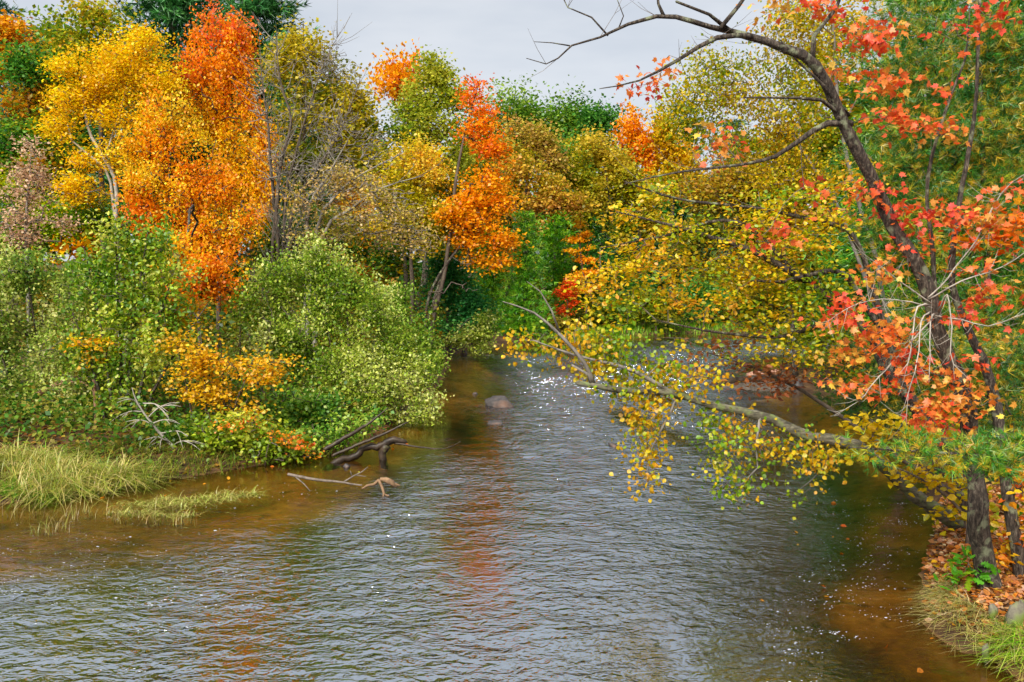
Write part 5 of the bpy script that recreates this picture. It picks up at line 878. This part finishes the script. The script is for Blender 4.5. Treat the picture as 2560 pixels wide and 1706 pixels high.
# ------------------------------------------------------------------ dead wood
def wood(name, label, cat, runs, mat, part_names, lump=0.06, group=None, sides=9):
    r = RNG(); b = px_path(runs[0])[0, :3]; base = np.array(b); root = empty(name, base); tag(root, label, cat, group)
    for p, nm in zip(runs, part_names):
        Q = catmull(px_path(p), 0.09); Q[:, :3] += r.standard_normal((len(Q), 3)) * Q[:, 3:4] * 0.12
        V, f = tube(Q[:, :3], Q[:, 3], sides, lump, r); mesh_obj(nm, V, f, mat, root, tuple(base), smooth=True)
    return root
def DZ(py, z=0.0): return (H - z) * F / (py - HOR)          # distance at which a point at height z shows on row py (small-angle)
wood('sunken_log', 'dark arched dead trunk dipping into the water under the shrub', 'log', [
    [(815, 1180, 20.4, 11.5), (850, 1150, 20.6, 10.1), (890, 1142, 20.7, 9.4), (910, 1120, 20.8, 8.6), (950, 1115, 20.8, 10.1), (985, 1100, 20.8, 9.4), (1015, 1105, 20.8, 5.0)], [(965, 1112, 20.8, 10.8), (958, 1130, 20.8, 10.1), (960, 1160, 20.8, 9.4), (962, 1185, 20.8, 8.6)], [(810, 1125, 20.6, 5.8), (870, 1090, 20.7, 5.8), (920, 1060, 20.9, 3.6), (970, 1020, 21, 1.4)], [(830, 1140, 20.5, 4.3), (900, 1110, 20.6, 4.3), (960, 1085, 20.7, 3.6), (1020, 1055, 20.8, 1.4)], [(985, 1108, 20.8, 2.9), (1050, 1118, 20.6, 2.2), (1110, 1122, 20.4, 1.4), (1150, 1105, 20.2, 0.7)]], WOOD_WET, ['trunk', 'limb', 'branch', 'branch', 'branch'])
wood('driftwood_root', 'pale brown forked driftwood root resting in the river', 'driftwood', [
    [(950, 1198, 17.65, 3.5), (965, 1200, 17.65, 7), (980, 1206, 17.65, 8), (990, 1218, 17.65, 4)], [(948, 1200, 17.65, 4), (935, 1212, 17.65, 4.5), (918, 1214, 17.55, 3.5), (905, 1222, 17.55, 2)], [(948, 1202, 17.65, 4), (955, 1218, 17.55, 4), (960, 1234, 17.45, 3.6), (957, 1246, 17.35, 2.5)], [(975, 1208, 17.65, 4), (988, 1212, 17.65, 4), (1000, 1214, 17.65, 2.5)], [(960, 1236, 17.45, 3), (972, 1240, 17.35, 2)]], WOOD_DRY, ['trunk', 'prong', 'prong', 'prong', 'prong'])
wood('floating_branch', 'thin twiggy branch lying along the water toward driftwood', 'branch', [
    [(720, 1186, 17.95, 4), (780, 1198, 17.75, 4), (850, 1206, 17.65, 3), (905, 1214, 17.55, 2)], [(860, 1205, 17.65, 2.6), (885, 1190, 17.65, 2), (905, 1180, 17.65, 1.6), (920, 1168, 17.65, 1)], [(880, 1192, 17.65, 1.6), (876, 1178, 17.65, 1)], [(890, 1188, 17.65, 1.6), (915, 1192, 17.65, 1)], [(740, 1194, 17.85, 2.4), (760, 1210, 17.75, 1.6), (775, 1228, 17.65, 1)]], BARK_TWIG, ['stem', 'twig', 'twig', 'twig', 'twig'], sides=6)
def dead_branch():
    r = RNG(); runs = [[(520, 1195, 20.5, 9), (470, 1150, 20.4, 8), (420, 1105, 20.3, 6), (380, 1060, 20.2, 4), (345, 1010, 20.1, 3), (330, 970, 20, 1.5)]]
    nm = ['stem']
    for (s, e) in [((420, 1105), (360, 1100)), ((400, 1085), (470, 1090)), ((385, 1065), (315, 1055)), ((380, 1060), (450, 1060)), ((360, 1030), (300, 1050)), ((370, 1045), (440, 1010)), ((345, 1010), (420, 1030)), ((430, 1115), (500, 1110)), ((350, 1020), (310, 1000)), ((410, 1095), (380, 1130))]:
        m = ((s[0] + e[0]) / 2 + r.uniform(-8, 8), (s[1] + e[1]) / 2 - 10); runs.append([(*s, 20.25, 2.6), (*m, 20.1, 2.0), (*e, 20.0, 0.9)]); nm.append('twig')
        for _ in range(2):
            q = (e[0] + r.uniform(-26, 26), e[1] + r.uniform(-5, 34)); runs.append([(*m, 20.1, 1.6), ((m[0] + q[0]) / 2, (m[1] + q[1]) / 2 - 4, 20, 1.2), (*q, 19.9, 0.8)]); nm.append('twig')
    wood('dead_branch', 'silvery bare branch propped across the shrubs beside grass', 'branch', [[(a, b, c, d * 0.75) for a, b, c, d in q] for q in runs], BARK_PALE, nm, 0.05, sides=5)
dead_branch()
wood('reddish_log', 'reddish broken log leaning in the shrubs at picture edge', 'log', [[(85, 990, 22.4, 5), (140, 962, 22.4, 6), (190, 940, 22.4, 5), (235, 915, 22.4, 4)], [(140, 962, 22.3, 3), (200, 955, 22.2, 2.4), (240, 985, 22.1, 2.4), (290, 1030, 22, 1.6)], [(235, 950, 22, 4), (240, 1040, 21.9, 4), (242, 1110, 21.8, 4)]], WOOD_RED, ['trunk', 'branch', 'branch'])
wood('fallen_log', 'brown log lying on the gravel bar behind yellow leaves', 'log', [[(1870, 942, 36, 9), (1900, 936, 36, 10), (1945, 932, 36, 9)]], WOOD_RED, ['trunk'])
wood('shore_log', 'dark fallen log along the far gravel bar edge', 'log', [[(1780, 968, 34, 9), (1850, 952, 34.5, 10), (1960, 945, 35, 9)]], WOOD_WET, ['trunk'])
# gravel bar
def bar():
    c = G(1890, 965); nx = 24; a = np.linspace(0, 2 * math.pi, nx, endpoint=False); V = [[c[0], c[1], 0.12]]; r = RNG()
    for rr, z in ((0.5, 0.10), (0.85, 0.04), (1.1, -0.12)):
        for t in a: V.append([c[0] + 1.7 * rr * math.cos(t) * (1 + 0.12 * r.standard_normal()), c[1] + 1.6 * rr * math.sin(t), z + 0.02 * r.standard_normal()])
    f3 = np.array([[0, 1 + i, 1 + (i + 1) % nx] for i in range(nx)]); f4 = np.array([[1 + k * nx + i, 1 + (k + 1) * nx + i, 1 + (k + 1) * nx + (i + 1) % nx, 1 + k * nx + (i + 1) % nx] for k in range(2) for i in range(nx)])
    tag(mesh_obj('gravel_bar', V, [f3, f4], noise_mat('gravel', [(0.3, S('#3a322b')), (0.7, S('#6c6154'))], 5, bump=0.8), smooth=True), kind='structure')
bar()

# ------------------------------------------------------------------ foam flecks and leaves floating on the water
def foam():
    r = RNG(); P = []
    for (px, py, rx, ry, n) in [(150, 1400, 260, 90, 700), (400, 1480, 300, 80, 350), (250, 1550, 300, 90, 250), (600, 1420, 200, 80, 150), (700, 1240, 160, 40, 150), (2200, 1340, 120, 90, 300), (2150, 1480, 150, 110, 420), (2250, 1300, 120, 40, 160), (2000, 1560, 150, 120, 260), (1220, 850, 90, 20, 90), (2080, 1260, 120, 30, 160)]:
        m = int(n * 0.65); k = max(3, n // 14); cx = px + rx * r.standard_normal(k) * 0.6; cyy = py + ry * r.standard_normal(k) * 0.6; j = r.integers(0, k, m); t = r.standard_normal(m)   # drifting in strings
        a = np.column_stack([cx[j] + t * 45, cyy[j] + t * 5 * np.sin(cx[j]) + 4 * r.standard_normal(m)])
        for q in a:
            if q[1] > 800: P.append(G(q[0], q[1], 0.0))
    P = np.array(P); P = P[sdf(P[:, 0], P[:, 1]) < -0.15]; n = len(P); P[:, 2] = water_z(P[:, 0], P[:, 1]) + 0.003
    k = 7; a = np.arange(k) / k * 2 * math.pi; sx = r.lognormal(-5.05, 0.5, n); sy = sx * r.uniform(0.35, 0.8, n)
    ring = np.stack([np.cos(a)[None] * sx[:, None], np.sin(a)[None] * sy[:, None], np.zeros((n, k))], 2) * (1 + 0.15 * r.standard_normal((n, k, 1)))
    V = np.concatenate([P[:, None] + ring, (P + np.column_stack([np.zeros((n, 2)), 0.4 * sy]))[:, None]], 1).reshape(-1, 3)
    f = np.array([[i, (i + 1) % k, k] for i in range(k)]); Fs = [(f[None] + (np.arange(n) * (k + 1))[:, None, None]).reshape(-1, 3)]
    m = noise_mat('foam', [(0.3, (0.52, 0.54, 0.58)), (0.7, (0.66, 0.68, 0.72))], 5, bump=0, rough=0.4)
    tag(mesh_obj('foam', V, Fs, m, smooth=True), 'scattered white foam flecks drifting along both banks', 'foam', None, 'stuff')
foam()
scatter_leaves('floating_leaves', 'few fallen leaves floating on the shallow water', 70, (-11, 6.2), (9, 24), -2.2, PAL('#c87a20', '#e09a28', '#d8602c', '#b8a83c'), 0.08, 'oval', 0.004, 'leaves', lambda x, y: water_z(x, y), -0.1)
